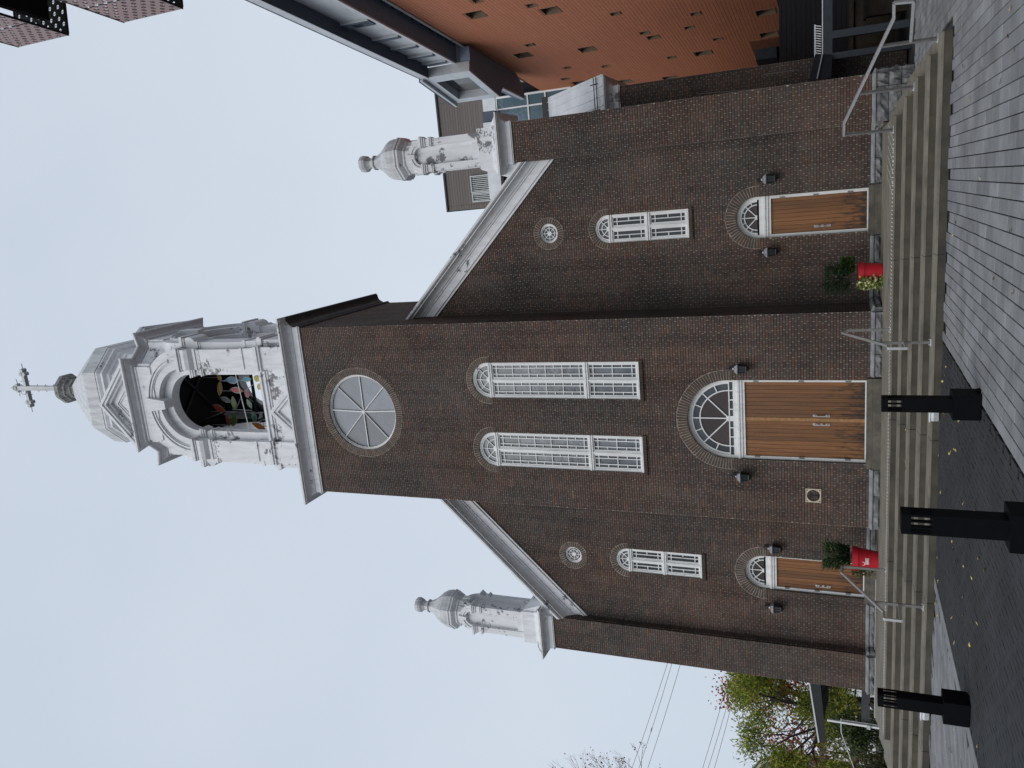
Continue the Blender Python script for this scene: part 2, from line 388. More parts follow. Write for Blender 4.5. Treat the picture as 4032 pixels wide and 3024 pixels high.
def wall_from_cells(name, parent, O, U, N, cells, strips, mat, back_mat, bed_mat, gap=.010, depth=.10, tint=brick_tint, recess=.0036, bedrec=.014, proud=.002, singles=None, piece='brick', label=None, bed=None):
    O, U, N = np.array(O, float), np.array(U, float), np.array(N, float)
    def pos(s, z, d): return O+np.outer(s, U)+np.outer(d, N)+np.outer(z, (0, 0, 1))
    S = np.array(strips); g = gap/2; gz = (bed or gap)/2
    # backing: deep bed joints and nearly flush head joints
    mb_v = []; mb_f = []; n = len(S)
    V = np.concatenate([pos(S[:, i], S[:, j], np.full(n, -bedrec)) for i, j in ((0, 2), (1, 2), (1, 3), (0, 3))])
    F = np.stack([np.arange(n)+k*n for k in range(4)], 1)
    w = link(name, np_mesh(name, V, F, bed_mat), parent)
    if label: w['label'] = label
    V = np.concatenate([pos(S[:, i], S[:, j]+(gz if j == 2 else -gz), np.full(n, -recess)) for i, j in ((0, 2), (1, 2), (1, 3), (0, 3))])
    mo = link('mortar', np_mesh('mortar', V, F, back_mat), w, (0, 0, 0)); mo['kind'] = 'stuff'
    A = np.array([(c[0], c[1], c[2], c[3], c[4]) for c in cells], float)
    take = np.zeros(len(A), bool)
    if singles is not None:
        take = singles(A, pos) & (A[:, 4] > .5)
    def boxes(B, org=None):
        n = len(B); d = rng.uniform(-proud, proud, n)
        a, b = B[:, 0]+g*rng.uniform(.7, 1.3, n), B[:, 1]-g*rng.uniform(.7, 1.3, n); z0, z1 = B[:, 2]+gz, B[:, 3]-gz
        z0 = z0+rng.uniform(-.0012, .0012, n); z1 = z1+rng.uniform(-.0012, .0012, n)
        dep = np.full(n, -depth)
        P = [pos(a, z0, d), pos(b, z0, d), pos(b, z0, dep), pos(a, z0, dep), pos(a, z1, d), pos(b, z1, d), pos(b, z1, dep), pos(a, z1, dep)]
        V = np.stack(P, 1).reshape(-1, 3)
        F = (np.arange(n)[:, None, None]*8+BOXF[None]).reshape(-1, 4)
        return V, F
    B = A[~take]
    ctr = pos((B[:, 0]+B[:, 1])/2, B[:, 2], np.zeros(len(B)))
    V, F = boxes(B)
    me = np_mesh(piece+'work', V, F, mat); face_tint(me, tint(len(B), ctr), 5)
    o = link(piece+'work', me, w, (0, 0, 0)); o['kind'] = 'stuff'
    T = A[take]
    if len(T):
        c = tint(16, None); variants = []
        for k in range(16):
            a0 = T[k % len(T)]; L = a0[1]-a0[0]; H = a0[3]-a0[2]
            Bk = np.array([[0, L, 0, H, 1.]]); V, F = boxes(Bk); V = V-O
            me = np_mesh(piece, V, F, mat); face_tint(me, c[k:k+1], 5); variants.append(me)
        P = pos(T[:, 0], T[:, 2], np.zeros(len(T)))
        for k in range(len(T)):
            link(piece, variants[int(rng.integers(16))], w, tuple(P[k]))
    return w
def voussoirs(parent, cx, cz, R, ring, Y, a0, a1, proud=.004, th=.072, singles=True, mat=None):
    n = max(3, round((R+ring*.5)*(a1-a0)/th)); dt = (a1-a0)/n; g = .0065
    ts = [a0+dt*(k+.5) for k in range(n)]
    def wedge(j):
        mb = MB(); ri, ro = R+.002, R+ring*(1+random.uniform(-.04, .01)); hi, ho = ri*math.tan(dt/2)-g, ro*math.tan(dt/2)-g
        y = -proud-random.uniform(0, .004)
        mb.v = [(ri, y, -hi), (ro, y, -ho), (ro, y, ho), (ri, y, hi), (ri, .12, -hi), (ro, .12, -ho), (ro, .12, ho), (ri, .12, hi)]
        mb.f = [[0,1,2,3],[4,7,6,5],[0,4,5,1],[1,5,6,2],[2,6,7,3],[3,7,4,0]]
        return mb
    if singles:
        ms = []
        for j in range(8):
            me = wedge(j).mesh('voussoir', M['brick']); face_tint(me, brick_tint(1)*.95, 6); ms.append(me)
        for t in ts:
            o = link('voussoir', random.choice(ms), parent, (cx, Y, cz)); o.rotation_euler = (0, -t, 0)
    else:
        mb = MB(); cols = []
        for t in ts:
            w = wedge(0); c, s = math.cos(t), math.sin(t); i = len(mb.v)
            mb.v += [(cx+x*c-z*s, Y+y, cz+x*s+z*c) for x, y, z in w.v]; mb.f += [[i+a for a in f] for f in w.f]
        me = mb.mesh('voussoir_ring', M['brick']); face_tint(me, brick_tint(n), 6)
        o = link('voussoir_ring', me, parent, (0, 0, 0)); o['kind'] = 'stuff'
    # mortar bed behind the wedges
    b = MB(); b.arc(cx, cz, R+.001, R+ring+.010, a0, a1, Y-.0035, Y+.1, 40)
    o = part('arch_mortar', b, M['archmortar'], parent, (0, 0, 0))

# ================================================================== GROUND AND PAVING
g = MB(); xs_ = [(-400, -1.25), (-27, -1.25), (-14.5, -.045), (400, -.045)]
for (xa, za), (xb, zb_) in zip(xs_[:-1], xs_[1:]): g.face([(xa, -200, za), (xb, -200, zb_), (xb, 600, zb_), (xa, 600, za)])
struct('ground', g, M['ground'])
def paving(name, poly_ok, origin, ang, w, lens, x_rng, y_rng, mat, tintf, nsingle, gap=.012, hgt=.05, cam_sort=True, cross=.006):
    """rows of slabs running along local v; centre must satisfy poly_ok"""
    ca, sa = math.cos(ang), math.sin(ang)
    cells = []
    for i in range(int(x_rng[0]/w)-1, int(x_rng[1]/w)+2):
        v = y_rng[0]-random.random()*.6
        while v < y_rng[1]:
            L = random.choice(lens); u0 = i*w
            cu, cv = u0+w/2, v+L/2
            X, Y = origin[0]+ca*cu-sa*cv, origin[1]+sa*cu+ca*cv
            if poly_ok(X, Y, L/2, w/2): cells.append((X, Y, L, w))
            v += L
    return cells, ang
def slab_mesh(cells, ang, mat, tints, gap, hgt, cross):
    c = np.array(cells); n = len(c); ca, sa = math.cos(ang), math.sin(ang)
    hw = c[:, 3]/2-gap/2; hl = c[:, 2]/2-cross/2; dz = rng.uniform(-.0025, .0025, n); ch = .004
    def P(su, sv, z, k=0): return np.stack([c[:, 0]+ca*su*(hw-k)-sa*sv*(hl-k), c[:, 1]+sa*su*(hw-k)+ca*sv*(hl-k), z+dz], 1)
    V = np.stack([P(-1,-1,-hgt), P(1,-1,-hgt), P(1,1,-hgt), P(-1,1,-hgt), P(-1,-1,-ch), P(1,-1,-ch), P(1,1,-ch), P(-1,1,-ch), P(-1,-1,0,ch), P(1,-1,0,ch), P(1,1,0,ch), P(-1,1,0,ch)], 1).reshape(-1, 3)
    FF = np.array([(0,1,5,4),(1,2,6,5),(2,3,7,6),(3,0,4,7),(4,5,9,8),(5,6,10,9),(6,7,11,10),(7,4,8,11),(8,9,10,11)])
    F = (np.arange(n)[:, None, None]*12+FF[None]).reshape(-1, 4)
    me = np_mesh('paving', V, F, mat); face_tint(me, tints, 9); return me
def lay(name, base_poly, cells, ang, mat, tintf, nsingle, gap, hgt, cross, piece):
    mb = MB(); mb.face([(x, y, -.035) for x, y in base_poly])
    root = struct(name, mb, M['sand'])
    cells.sort(key=lambda c: (c[0]-CAM.x)**2+(c[1]-CAM.y)**2+(0 if c[1] > -13.2 else 1e6))
    one, rest = cells[:nsingle], cells[nsingle:]
    if rest:
        o = link(piece+'_field', slab_mesh(rest, ang, mat, tintf(len(rest)), gap, hgt, cross), root, (0, 0, 0)); o['kind'] = 'stuff'
    var = {}
    for c in one:
        key = (round(c[2], 3), random.randrange(6))
        if key not in var: var[key] = slab_mesh([(0, 0, c[2], c[3])], 0, mat, tintf(1), gap, hgt, cross)
        o = link(piece, var[key], root, (c[0], c[1], 0)); o.rotation_euler = (0, 0, ang)
    return root
PATH_R, PATH_L, STAIR_Y = 3.167, -1.17, -5.72
gt = lambda n: np.array([(.205, .208, .213)])*rng.uniform(.84, 1.15, (n, 1))
dt_ = lambda n: np.array([(.027, .0285, .031)])*rng.uniform(.9, 1.12, (n, 1))
cells, a = paving('', lambda X, Y, l, w: X-w > PATH_R-.01 and X < 13.5 and Y+l < STAIR_Y-.0 or (X > 8.3 and Y < 1.5 and Y+l > STAIR_Y), (PATH_R, 0), 0, .163, (.46, .50, .54), (0, 10.5), (-22, 1.6), None, None, 0)
lay('plaza_pavement', [(PATH_R, -22), (13.6, -22), (13.6, 1.6), (8.2, 1.6), (8.2, STAIR_Y+.3), (PATH_R, STAIR_Y+.3)], cells, a, M['paver'], gt, 280, .0115, .035, .012, 'paver')
A30 = math.radians(-32)
cells, a = paving('', lambda X, Y, l, w: X+.25 < PATH_L and X > -13 and Y+.15 < STAIR_Y, (PATH_L, STAIR_Y), A30, .163, (.46, .50, .54), (-16, 14), (-18, 14), None, None, 0)
lay('side_pavement', [(-14, -20), (PATH_L-.05, -20), (PATH_L-.05, STAIR_Y+.3), (-14, STAIR_Y+.3)], cells, a, M['paver'], gt, 150, .012, .035, .012, 'paver')
# edge course that trims the skewed slabs along the dark path
mb = MB()
y = -20.0
tc = []
while y < STAIR_Y-.02:
    L = min(.5, STAIR_Y-y); tc.append((PATH_L-.115, y+L/2, L, .22)); y += .5
lay('edge_course', [(PATH_L-.24, -20), (PATH_L, -20), (PATH_L, STAIR_Y), (PATH_L-.24, STAIR_Y)], tc, 0, M['paver'], gt, 40, .010, .034, .006, 'paver')
# dark herringbone path
dark = []
s = .2
for i in range(int((PATH_R-PATH_L)/.1)+2):
    for j in range(int(15/.1)):
        k = (i+j) % 4
        x, y = PATH_L+i*.1, -20.4+j*.1
        if k == 0: dark.append((x+.1, y+.05, .1, .2))        # lies across
        elif k == 2: dark.append((x+.05, y+.1, .2, .1))      # lies along
dark = [c for c in dark if PATH_L+.02 < c[0]-c[3]/2+.05 and c[0]+c[3]/2 < PATH_R-.005 and c[1]+c[2]/2 < STAIR_Y-.01]
near = lambda c: (c[0]-3.0)**2+(c[1]+13)**2
dark.sort(key=near)
mb = MB(); mb.face([(PATH_L, -21, -.03), (PATH_R, -21, -.03), (PATH_R, STAIR_Y+.3, -.03), (PATH_L, STAIR_Y+.3, -.03)])
dp = struct('dark_path', mb, M['sand'])
o = link('dark_paver_field', slab_mesh(dark, 0, M['darkpaver'], dt_(len(dark)), .004, .028, .004), dp, (0, 0, 0)); o['kind'] = 'stuff'

# ================================================================== CHURCH
TW, TD = 2.765, 5.6                    # tower half width, depth
WY, PY = 1.610, 1.243                  # wing face, pier face
P1, P2 = 7.141, 8.258
ZF, ZT = .912, 17.52                   # top of foundation, top of tower brick
church = thing('church', 'tall dark brick church with a central bell tower and white trim', 'church', (0, 0, 0))
CH, CL = .069, .197
SPR_M, SPR_S = 4.29, 3.63
zlow = lambda x: 9.20+(7.1-abs(x))*.975
holes_t = [arch_hole(0, 1.076, .985, SPR_M, .27), arch_hole(1.058, .5275, 6.60, 11.09, .17), arch_hole(-1.058, .5275, 6.60, 11.09, .17), round_hole(0, 15.6, 1.235, .22)]
c, s = course_cells(ZF, ZT, CH, CL, holes_t, lambda z: (-TW, TW))
def near_t(A, pos):
    P = pos((A[:, 0]+A[:, 1])/2, A[:, 2], np.zeros(len(A)))
    d = np.sqrt(((P-np.array(CAM))**2).sum(1)); d[A[:, 4] < .5] = 1e9
    idx = np.argsort(d)[:290]; t = np.zeros(len(A), bool); t[idx] = True; return t
tower = wall_from_cells('tower_wall', church, (0, 0, 0), (1, 0, 0), (0, -1, 0), c, s, M['brick'], M['mortar'], M['bedjoint'], bed=.0145, singles=near_t)
for sx in (1, -1):
    c, s = course_cells(ZF, ZT, CH, CL, [], lambda z: (.11, TD))
    wall_from_cells('tower_side_wall', church, (sx*TW, 0, 0), (0, 1, 0), (sx, 0, 0), c, s, M['brick'], M['mortar'], M['bedjoint'], bed=.0145, depth=.05)
# wings, piers
for sx in (1, -1):
    hs = [arch_hole(5.088, .535, .94, SPR_S, .27), arch_hole(5.077, .389, 5.40, 7.67, .165), round_hole(5.075, 9.453, .285, .165)]
    hs = [(lambda f: (lambda z, b: (lambda r: r and ((r[0], r[1]) if sx > 0 else (-r[1], -r[0])))(f(z, b))))(f) for f in hs]
    def span(z, sx=sx):
        xm = min(P1, 7.1-(z-9.32)/.975) if z > 9.25 else P1
        if xm < TW+.05: return None
        return (TW, xm) if sx > 0 else (-xm, -TW)
    c, s = course_cells(ZF, 13.5, CH, CL, hs, span)
    wall_from_cells('wing_wall', church, (0, WY, 0), (1, 0, 0), (0, -1, 0), c, s, M['brick'], M['mortar'], M['bedjoint'], bed=.0145)
    c, s = course_cells(ZF, 10.2, CH, CL, [], lambda z: (P1, P2) if sx > 0 else (-P2, -P1))
    wall_from_cells('corner_pier', church, (0, PY, 0), (1, 0, 0), (0, -1, 0), c, s, M['brick'], M['mortar'], M['bedjoint'], bed=.0145)
    c, s = course_cells(ZF, 10.2, CH, CL, [], lambda z: (PY+.11, WY))
    wall_from_cells('pier_return', church, (sx*P1, 0, 0), (0, 1, 0), (-sx, 0, 0), c, s, M['brick'], M['mortar'], M['bedjoint'], bed=.0145, depth=.05)
    c, s = course_cells(ZF-.9 if sx > 0 else ZF, 10.2, CH, CL, [], lambda z: (PY+.11, 9.0))
    wall_from_cells('church_side_wall', church, (sx*P2, 0, 0), (0, 1, 0), (sx, 0, 0), c, s, M['brick'], M['mortar'], M['bedjoint'], bed=.0145, depth=.05)
# solid body behind the brick faces (nave with its gable roof)
b = MB(); b.box(-TW+.06, TW-.06, .45, TD, .1, ZT+.3); b.box(-P2+.06, P2-.06, WY+.45, 30, .1, 10.1)
part('nave_core', b, M['brick_dark'], church)
b = MB()
for sx in (1, -1):
    b.prism([(sx*8.15, 2.2, 8.65), (sx*8.15, 2.2, 8.45), (0, 2.2, 16.2), (0, 2.2, 16.4)], (0, 28, 0))
part('roof', b, M['darkmetal'], church)

# reveals round every opening
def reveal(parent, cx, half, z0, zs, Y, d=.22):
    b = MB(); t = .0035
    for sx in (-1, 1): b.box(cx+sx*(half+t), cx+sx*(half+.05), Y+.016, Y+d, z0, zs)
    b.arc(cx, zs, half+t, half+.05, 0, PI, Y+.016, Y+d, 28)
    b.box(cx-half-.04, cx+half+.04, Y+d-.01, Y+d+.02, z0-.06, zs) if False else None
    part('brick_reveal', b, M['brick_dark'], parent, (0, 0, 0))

def fan(parent, cx, cz, R, y, nsp, ringr, hub, mus, glassmat, ring_glass=None, full=False, ringbars=0, rail=0):
    """muntins and panes of a fanlight: sector panes are separate pieces"""
    b = MB(); a0, a1 = (0, 2*PI) if full else (0, PI)
    b.arc(cx, cz, ringr-mus/2, ringr+mus/2, a0, a1, y-.03, y+.005, 32)
    n = nsp; angs = [a0+(a1-a0)*k/n for k in range(n+1 if not full else n)]
    for t in angs:
        if not full and (t < .01 or t > PI-.01): continue
        c, s = math.cos(t), math.sin(t)
        b.bar((cx+hub*.6*c, y-.015, cz+hub*.6*s), (cx+R*c, y-.015, cz+R*s), mus, .032, up=(0, 1, 0))
    if ringbars:
        for k in range(1, ringbars):
            t = a0+(a1-a0)*k/ringbars; c, s = math.cos(t), math.sin(t)
            b.bar((cx+ringr*c, y-.014, cz+ringr*s), (cx+R*c, y-.014, cz+R*s), mus*.9, .028, up=(0, 1, 0))
    b.arc(cx, cz, 0.0, hub, a0, a1, y-.045, y, 18)
    part('muntin', b, M['frame'], parent, (0, 0, 0))
    nn = len(angs)-1 if not full else nsp
    for k in range(nn):
        t0 = angs[k]; t1 = angs[k+1] if k+1 < len(angs) else a1
        p = MB(); p.arc(cx, cz, .02, ringr, t0, t1, y+.004, y+.008, 8); part('pane', p, glassmat, parent, (0, 0, 0))
        p = MB(); p.arc(cx, cz, ringr, R, t0, t1, y+.004, y+.008, 8); part('pane', p, ring_glass or glassmat, parent, (0, 0, 0))

def casement(parent, x0, x1, z0, z1, y, nar0, nar1, rows, glassmat, endh=.105, mus=.024):
    """one leaf: stiles and rails, a muntin grid with narrow margins, and its panes"""
    fw = .036; b = MB()
    b.box(x0, x0+fw, y-.05, y+.01, z0, z1); b.box(x1-fw, x1, y-.05, y+.01, z0, z1)
    b.box(x0+fw, x1-fw, y-.05, y+.01, z0, z0+fw*1.4); b.box(x0+fw, x1-fw, y-.05, y+.01, z1-fw, z1)
    X0, X1, Z0, Z1 = x0+fw, x1-fw, z0+fw*1.4, z1-fw
    xs = [X0]+([X0+nar0] if nar0 else [])+([X1-nar1] if nar1 else [])+[X1]
    zi = [Z0, Z0+endh]+[Z0+endh+(Z1-Z0-2*endh)*k/rows for k in range(1, rows)]+[Z1-endh, Z1]
    for x in xs[1:-1]: b.box(x-mus/2, x+mus/2, y-.032, y+.004, Z0, Z1)
    for z in zi[1:-1]: b.box(X0, X1, y-.030, y+.003, z-mus/2, z+mus/2)
    for k in range(1, len(zi)-2):
        zm = (zi[k]+zi[k+1])/2
        if nar0: b.box(X0, xs[1], y-.029, y+.002, zm-mus/2, zm+mus/2)
        if nar1: b.box(xs[-2], X1, y-.029, y+.002, zm-mus/2, zm+mus/2)
    part('casement', b, M['frame'], parent, (0, 0, 0))
    m = MB()
    for a, c in ((xs[0], xs[1]), (xs[-2], xs[-1])):
        if (a == xs[0] and nar0) or (a != xs[0] and nar1): m.box(a, c, y+.004, y+.007, Z0, Z1)
    part('margin_glazing', m, glassmat, parent, (0, 0, 0), stuff=True)
    w0, w1 = (xs[1] if nar0 else xs[0]), (xs[-2] if nar1 else xs[-1])
    for k in range(len(zi)-1):
        p = MB(); p.box(w0, w1, y+.004, y+.007, zi[k]+.001, zi[k+1]-.001); part('pane', p, glassmat, parent, (0, 0, 0))

def arched_window(cx, Y, half, z0, zs, zt, rows_up, rows_lo, gl, gl_fan, nar, ring, name='arched_window', label=None, mirror=False):
    y = Y+.12; fr = MB(); fw = .062
    for sx in (-1, 1): fr.box(min(cx+sx*half, cx+sx*(half-fw)), max(cx+sx*half, cx+sx*(half-fw)), y-.07, y+.05, z0+.06, zs)
    fr.arc(cx, zs, half-fw, half, 0, PI, y-.07, y+.05, 28); fr.arc(cx, zs, half-fw*1.7, half-fw, 0, PI, y-.045, y+.05, 28)
    fr.box(cx-half, cx+half, y-.10, y+.05, z0, z0+.062)                       # bottom rail
    for z in (zs-.06, zt):                                                    # moulded transoms
        fr.box(cx-half, cx+half, y-.075, y+.05, z-.055, z+.055); fr.box(cx-half-.002, cx+half+.002, y-.105, y-.075, z+.005, z+.05); fr.box(cx-half, cx+half, y-.09, y-.075, z-.05, z-.012)
    fr.box(cx-.052, cx+.052, y-.065, y+.05, z0+.062, zs-.115); fr.box(cx-.02, cx+.02, y-.085, y-.065, z0+.062, zs-.115)
    w = part(name, fr, M['frame'], church, label=label)
    for (za, zb_, rows) in ((zt+.055, zs-.115, rows_up), (z0+.062, zt-.055, rows_lo)):
        for sx in (-1, 1):
            a, b_ = sorted((cx+sx*.052, cx+sx*(half-fw)))
            n0, n1 = (nar if sx < 0 or nar[2] else nar[::-1][1:]+(0,))[:2] if False else ((nar[0], nar[1]) if sx < 0 else (nar[1], nar[0]))
            casement(w, a, b_, za, zb_, y, n0, n1, rows, gl)
    fan(w, cx, zs-.005, half-fw*1.6, y, 4, (half-fw)*.62, (half-fw)*.2, .022, gl_fan)
    reveal(w, cx, half, z0, zs, Y)
    voussoirs(w, cx, zs, half, ring, Y, -.06, PI+.06)
    s_ = MB()                                                                # projecting brick sill
    n = round(2*(half+.05)/.075); cols = []
    for k in range(n):
        xa = cx-half-.05+2*(half+.05)*k/n; s_.box(xa+.004, xa+2*(half+.05)/n-.004, Y-.05-random.uniform(0, .006), Y+.1, z0-.105, z0-.004)
    me = s_.mesh('sill', M['brick']); face_tint(me, brick_tint(n)*.75, 6); link('sill', me, w, (0, 0, 0))
    return w
for cx in (1.058, -1.058): arched_window(cx, 0, .5275, 6.60, 11.09, 8.11, 5, 2, M['glass'], M['glass'], (.082, .082, 1), .17, 'tower_window')
for cx in (5.077, -5.077): arched_window(cx, WY, .389, 5.40, 7.67, 6.53, 1, 1, M['glass_dark'], M['glass'], (.10, 0, 0), .165, 'wing_window')

def round_window(cx, cz, Y, R, ring, nsp, name, gl, simple=False, rings=(.62,), fw=.06, singles=True):
    y = Y+.13; f = MB(); f.arc(cx, cz, R-fw, R, 0, 2*PI, y-.07, y+.05, 40); f.arc(cx, cz, R-fw*1.6, R-fw, 0, 2*PI, y-.04, y+.05, 40)
    w = part(name, f, M['frame'], church)
    if simple:
        b = MB()
        for k in range(nsp):
            t = 2*PI*k/nsp+.04*math.sin(k*2.3); c, s = math.cos(t), math.sin(t)
            wd = (.028, .020, .036, .026)[k % 4]
            b.bar((cx+.03*c, y-.01-.004*(k % 3), cz+.03*s), (cx+(R-.02)*c, y-.01-.004*(k % 3), cz+(R-.02)*s), wd, .03, up=(0, 1, 0))
        b.arc(cx, cz, 0, .05, 0, 2*PI, y-.04, y, 12)
        part('muntin', b, M['frame'], w, (0, 0, 0))
        for k in range(nsp):
            p = MB(); p.arc(cx, cz, .01, R-.03, 2*PI*k/nsp, 2*PI*(k+1)/nsp, y+.01, y+.014, 8); part('pane', p, gl, w, (0, 0, 0))
    else: fan(w, cx, cz, R-fw*1.3, y, nsp, (R-fw)*.64, (R-fw)*.27, .017, gl, full=True)
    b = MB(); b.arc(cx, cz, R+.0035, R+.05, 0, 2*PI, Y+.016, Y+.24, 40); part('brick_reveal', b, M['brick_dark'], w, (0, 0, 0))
    voussoirs(w, cx, cz, R, ring, Y, 0, 2*PI, singles=singles, th=.066)
    return w
round_window(0, 15.6, 0, 1.235, .22, 8, 'rose_window', M['glass_rose'], simple=True, fw=.042, singles=False)
for cx in (5.075, -5.075): round_window(cx, 9.453, WY, .285, .165, 8, 'round_window', M['glass'], fw=.045)

def door(cx, Y, half, z0, zs, zd, double, tag_):
    """arched doorway: frame, fanlight, planked leaf or leaves"""
    y = Y+.19; fw = .075; f = MB()
    for sx in (-1, 1): f.box(min(cx+sx*half, cx+sx*(half-fw)), max(cx+sx*half, cx+sx*(half-fw)), y-.06, y+.05, z0, zs)
    f.arc(cx, zs, half-fw, half, 0, PI, y-.06, y+.05, 32); f.arc(cx, zs, half-fw*1.75, half-fw, 0, PI, y-.03, y+.05, 32)
    zt0, zt1 = zd+.075, zs-.22                                # head of the leaf, top of the transom
    f.box(cx-half+fw, cx+half-fw, y-.055, y+.05, zd, zd+.07)
    f.box(cx-half-.0, cx+half+.0, y-.085, y+.05, zd+.07, zd+.135); f.box(cx-half, cx+half, y-.11, y+.05, zd+.135, zd+.185)
    f.box(cx-half+fw, cx+half-fw, y-.05, y+.05, zd+.185, zd+.30)
    f.box(cx-half, cx+half, y-.04, y+.06, z0, z0+.028)
    d = part('doorway', f, M['frame'], church)
    Ri = half-fw*1.65; rr = Ri*.80
    fan(d, cx, zs, Ri, y, 4, rr, .075 if double else .06, .03 if double else .024, M['glass_brown'], M['glass_blue'], ringbars=8)
    st = MB(); zb0 = zd+.30; h = zs-zb0                        # low strip of lights under the fan
    if h > .06:
        st.box(cx-half+fw, cx+half-fw, y-.035, y+.006, zs-.022, zs+.006)
        for k in range(7):
            x = cx-rr+2*rr*k/6
            if k == 3: st.box(x-.07, x+.07, y-.04, y+.005, zb0, zs-.02)
            elif k in (0, 6) or double or k in (1, 5): st.box(x-.014, x+.014, y-.034, y+.004, zb0, zs-.02)
        part('muntin', st, M['frame'], d, (0, 0, 0))
        xs_ = [cx-half+fw]+[cx-rr+2*rr*k/6 for k in range(7)]+[cx+half-fw]
        for k in range(8):
            p = MB(); p.box(xs_[k], xs_[k+1], y+.007, y+.010, zb0, zs); part('pane', p, M['glass_blue'], d, (0, 0, 0))
    reveal(d, cx, half, z0-.02, zs, Y, .26)
    voussoirs(d, cx, zs, half, .27, Y, -.10, PI+.10)
    # leaf or leaves made of planks
    X0, X1 = cx-half+fw, cx+half-fw
    leaves = [(X0, cx-.045), (cx+.045, X1)] if double else [(X0, X1)]
    for li, (a, b_) in enumerate(leaves):
        bk = MB(); bk.box(a, b_, y+.02, y+.05, z0+.03, zd); lf = part('door_leaf', bk, M['ironblack'], d, (0, 0, 0)) if False else part('door_leaf', bk, M['wood'], church)
        n = round((b_-a)/.104); w = (b_-a)/n
        for k in range(n):
            p = MB(); x = a+k*w; dd = random.uniform(-.002, .002)
            p.prism([(x+.002, y+.022, 0), (x+.0035, y-.012+dd, 0), (x+w-.0035, y-.012+dd, 0), (x+w-.003, y+.022, 0)], (0, 0, zd-z0-.03)); p.move((0, 0, z0+.03))
            part('plank', p, M['wood'], lf, (0, 0, 0))
        hx = (b_-.07 if li == 0 else a+.07) if double else a+.13
        hp = MB(); hz = 2.02
        hp.tube((hx, y-.09, hz-.19), (hx, y-.09, hz+.19), .014); hp.tube((hx, y-.09, hz-.15), (hx, y-.01, hz-.15), .012); hp.tube((hx, y-.09, hz+.15), (hx, y-.01, hz+.15), .012)
        hp.box(hx-.028, hx+.028, y-.022, y-.012, hz-.20, hz-.10); hp.box(hx-.028, hx+.028, y-.022, y-.012, hz+.10, hz+.20)
        if li == 0: hp.box(hx-.03, hx+.03, y-.024, y-.012, hz-.03, hz+.03)
        part('handle', hp, M['steel'], lf, (0, 0, 0), smooth=False)
        hg = MB(); hs = a-.012 if (double and li == 0) else b_+.012
        if not double: hs = b_+.012 if cx > 0 else a-.012
        for k in range(3): hg.box(hs-.022, hs+.022, y-.068, y-.03, z0+.35+k*(zd-z0-.7)/2, z0+.48+k*(zd-z0-.7)/2)
        part('hinge', hg, M['galv'], lf, (0, 0, 0))
    if double:
        p = MB(); p.box(cx-.044, cx+.044, y-.018, y+.05, z0+.03, zd); part('meeting_stile', p, M['woodlight'], church)
    sl = MB(); sl.box(cx-half-.06, cx+half+.06, Y-.11, Y+.28, z0-.13, z0-.003); sl.box(cx-half-.075, cx+half+.075, Y-.15, Y+.2, .65, z0-.133)
    part('door_sill', sl, M['sill'], church)
    return d
door(0, 0, 1.076, .985, SPR_M, 3.88, True, 0)
for cx in (5.088, -5.088): door(cx, WY, .535, .945, SPR_S, 3.28, False, 0)

# ---- foundation of rough blocks with a sloped water table
def stone_run(p0, p1, out, zbot, ztop, gaps=(), wt=.10):
    """blocks along p0-p1, standing proud of the wall by `out` (unit normal), with openings left free"""
    p0, p1 = Vector(p0), Vector(p1); d = (p1-p0); L = d.length; d.normalize(); n = Vector(out)
    x = 0
    while x < L-.02:
        w = min(random.uniform(.75, 1.25), L-x)
        if L-x-w < .25: w = L-x
        a, b_ = x, x+w
        for g0, g1 in gaps:
            if a < g0 < b_: b_ = g0
            elif a < g1 < b_: a = g1
            elif g0 <= a and b_ <= g1: a = b_
        if b_-a > .06:
            z = zbot
            hs_ = [ztop-.085-zbot] if ztop-zbot < .5 else [(ztop-.085-zbot)/3]*3
            for h in hs_:
                mb = MB(); A, B = p0+d*(a+.006), p0+d*(b_-.006); NX, NZ = 7, 3
                rows = []
                for j in range(NZ+1):
                    row = []
                    for i in range(NX+1):
                        e = 0 if i in (0, NX) or j in (0, NZ) else random.uniform(.015, .075)
                        q = A+(B-A)*(i/NX); row.append(tuple(q+n*(wt-.02+e))[:2]+(z+.006+(h-.012)*j/NZ,))
                    rows.append(row)
                i0 = len(mb.v)
                for row in rows: mb.v += row
                for j in range(NZ):
                    for i in range(NX):
                        k = i0+j*(NX+1)+i; mb.f.append([k, k+1, k+NX+2, k+NX+1])
                for (q0, q1) in ((rows[0][0], rows[NZ][0]), (rows[0][NX], rows[NZ][NX])):
                    mb.face([q0, q1, (q1[0]-n.x*wt, q1[1]-n.y*wt, q1[2]), (q0[0]-n.x*wt, q0[1]-n.y*wt, q0[2])])
                mb.face([rows[NZ][0], rows[NZ][NX], (rows[NZ][NX][0]-n.x*wt, rows[NZ][NX][1]-n.y*wt, rows[NZ][NX][2]), (rows[NZ][0][0]-n.x*wt, rows[NZ][0][1]-n.y*wt, rows[NZ][0][2])])
                part('foundation_stone', mb, M['foundation'], church)
                z += h
            mb = MB(); A, B = p0+d*(a+.003), p0+d*(b_-.003); zt = ztop-.085
            i0 = [(A+n*(wt+.02)), (B+n*(wt+.02))]
            mb.prism([tuple(A-n*.02)[:2]+(zt,), tuple(A+n*(wt+.015))[:2]+(zt,), tuple(A+n*(wt+.015))[:2]+(zt+.03,), tuple(A+n*.0)[:2]+(ztop,), tuple(A-n*.02)[:2]+(ztop,)], B-A)
            part('water_table_stone', mb, M['foundation_top'], church)
        x += w
ZL = .66
stone_run((-TW, 0, 0), (TW, 0, 0), (0, -1, 0), ZL-.02, ZF, [(TW-1.18, TW+1.18)], .12)
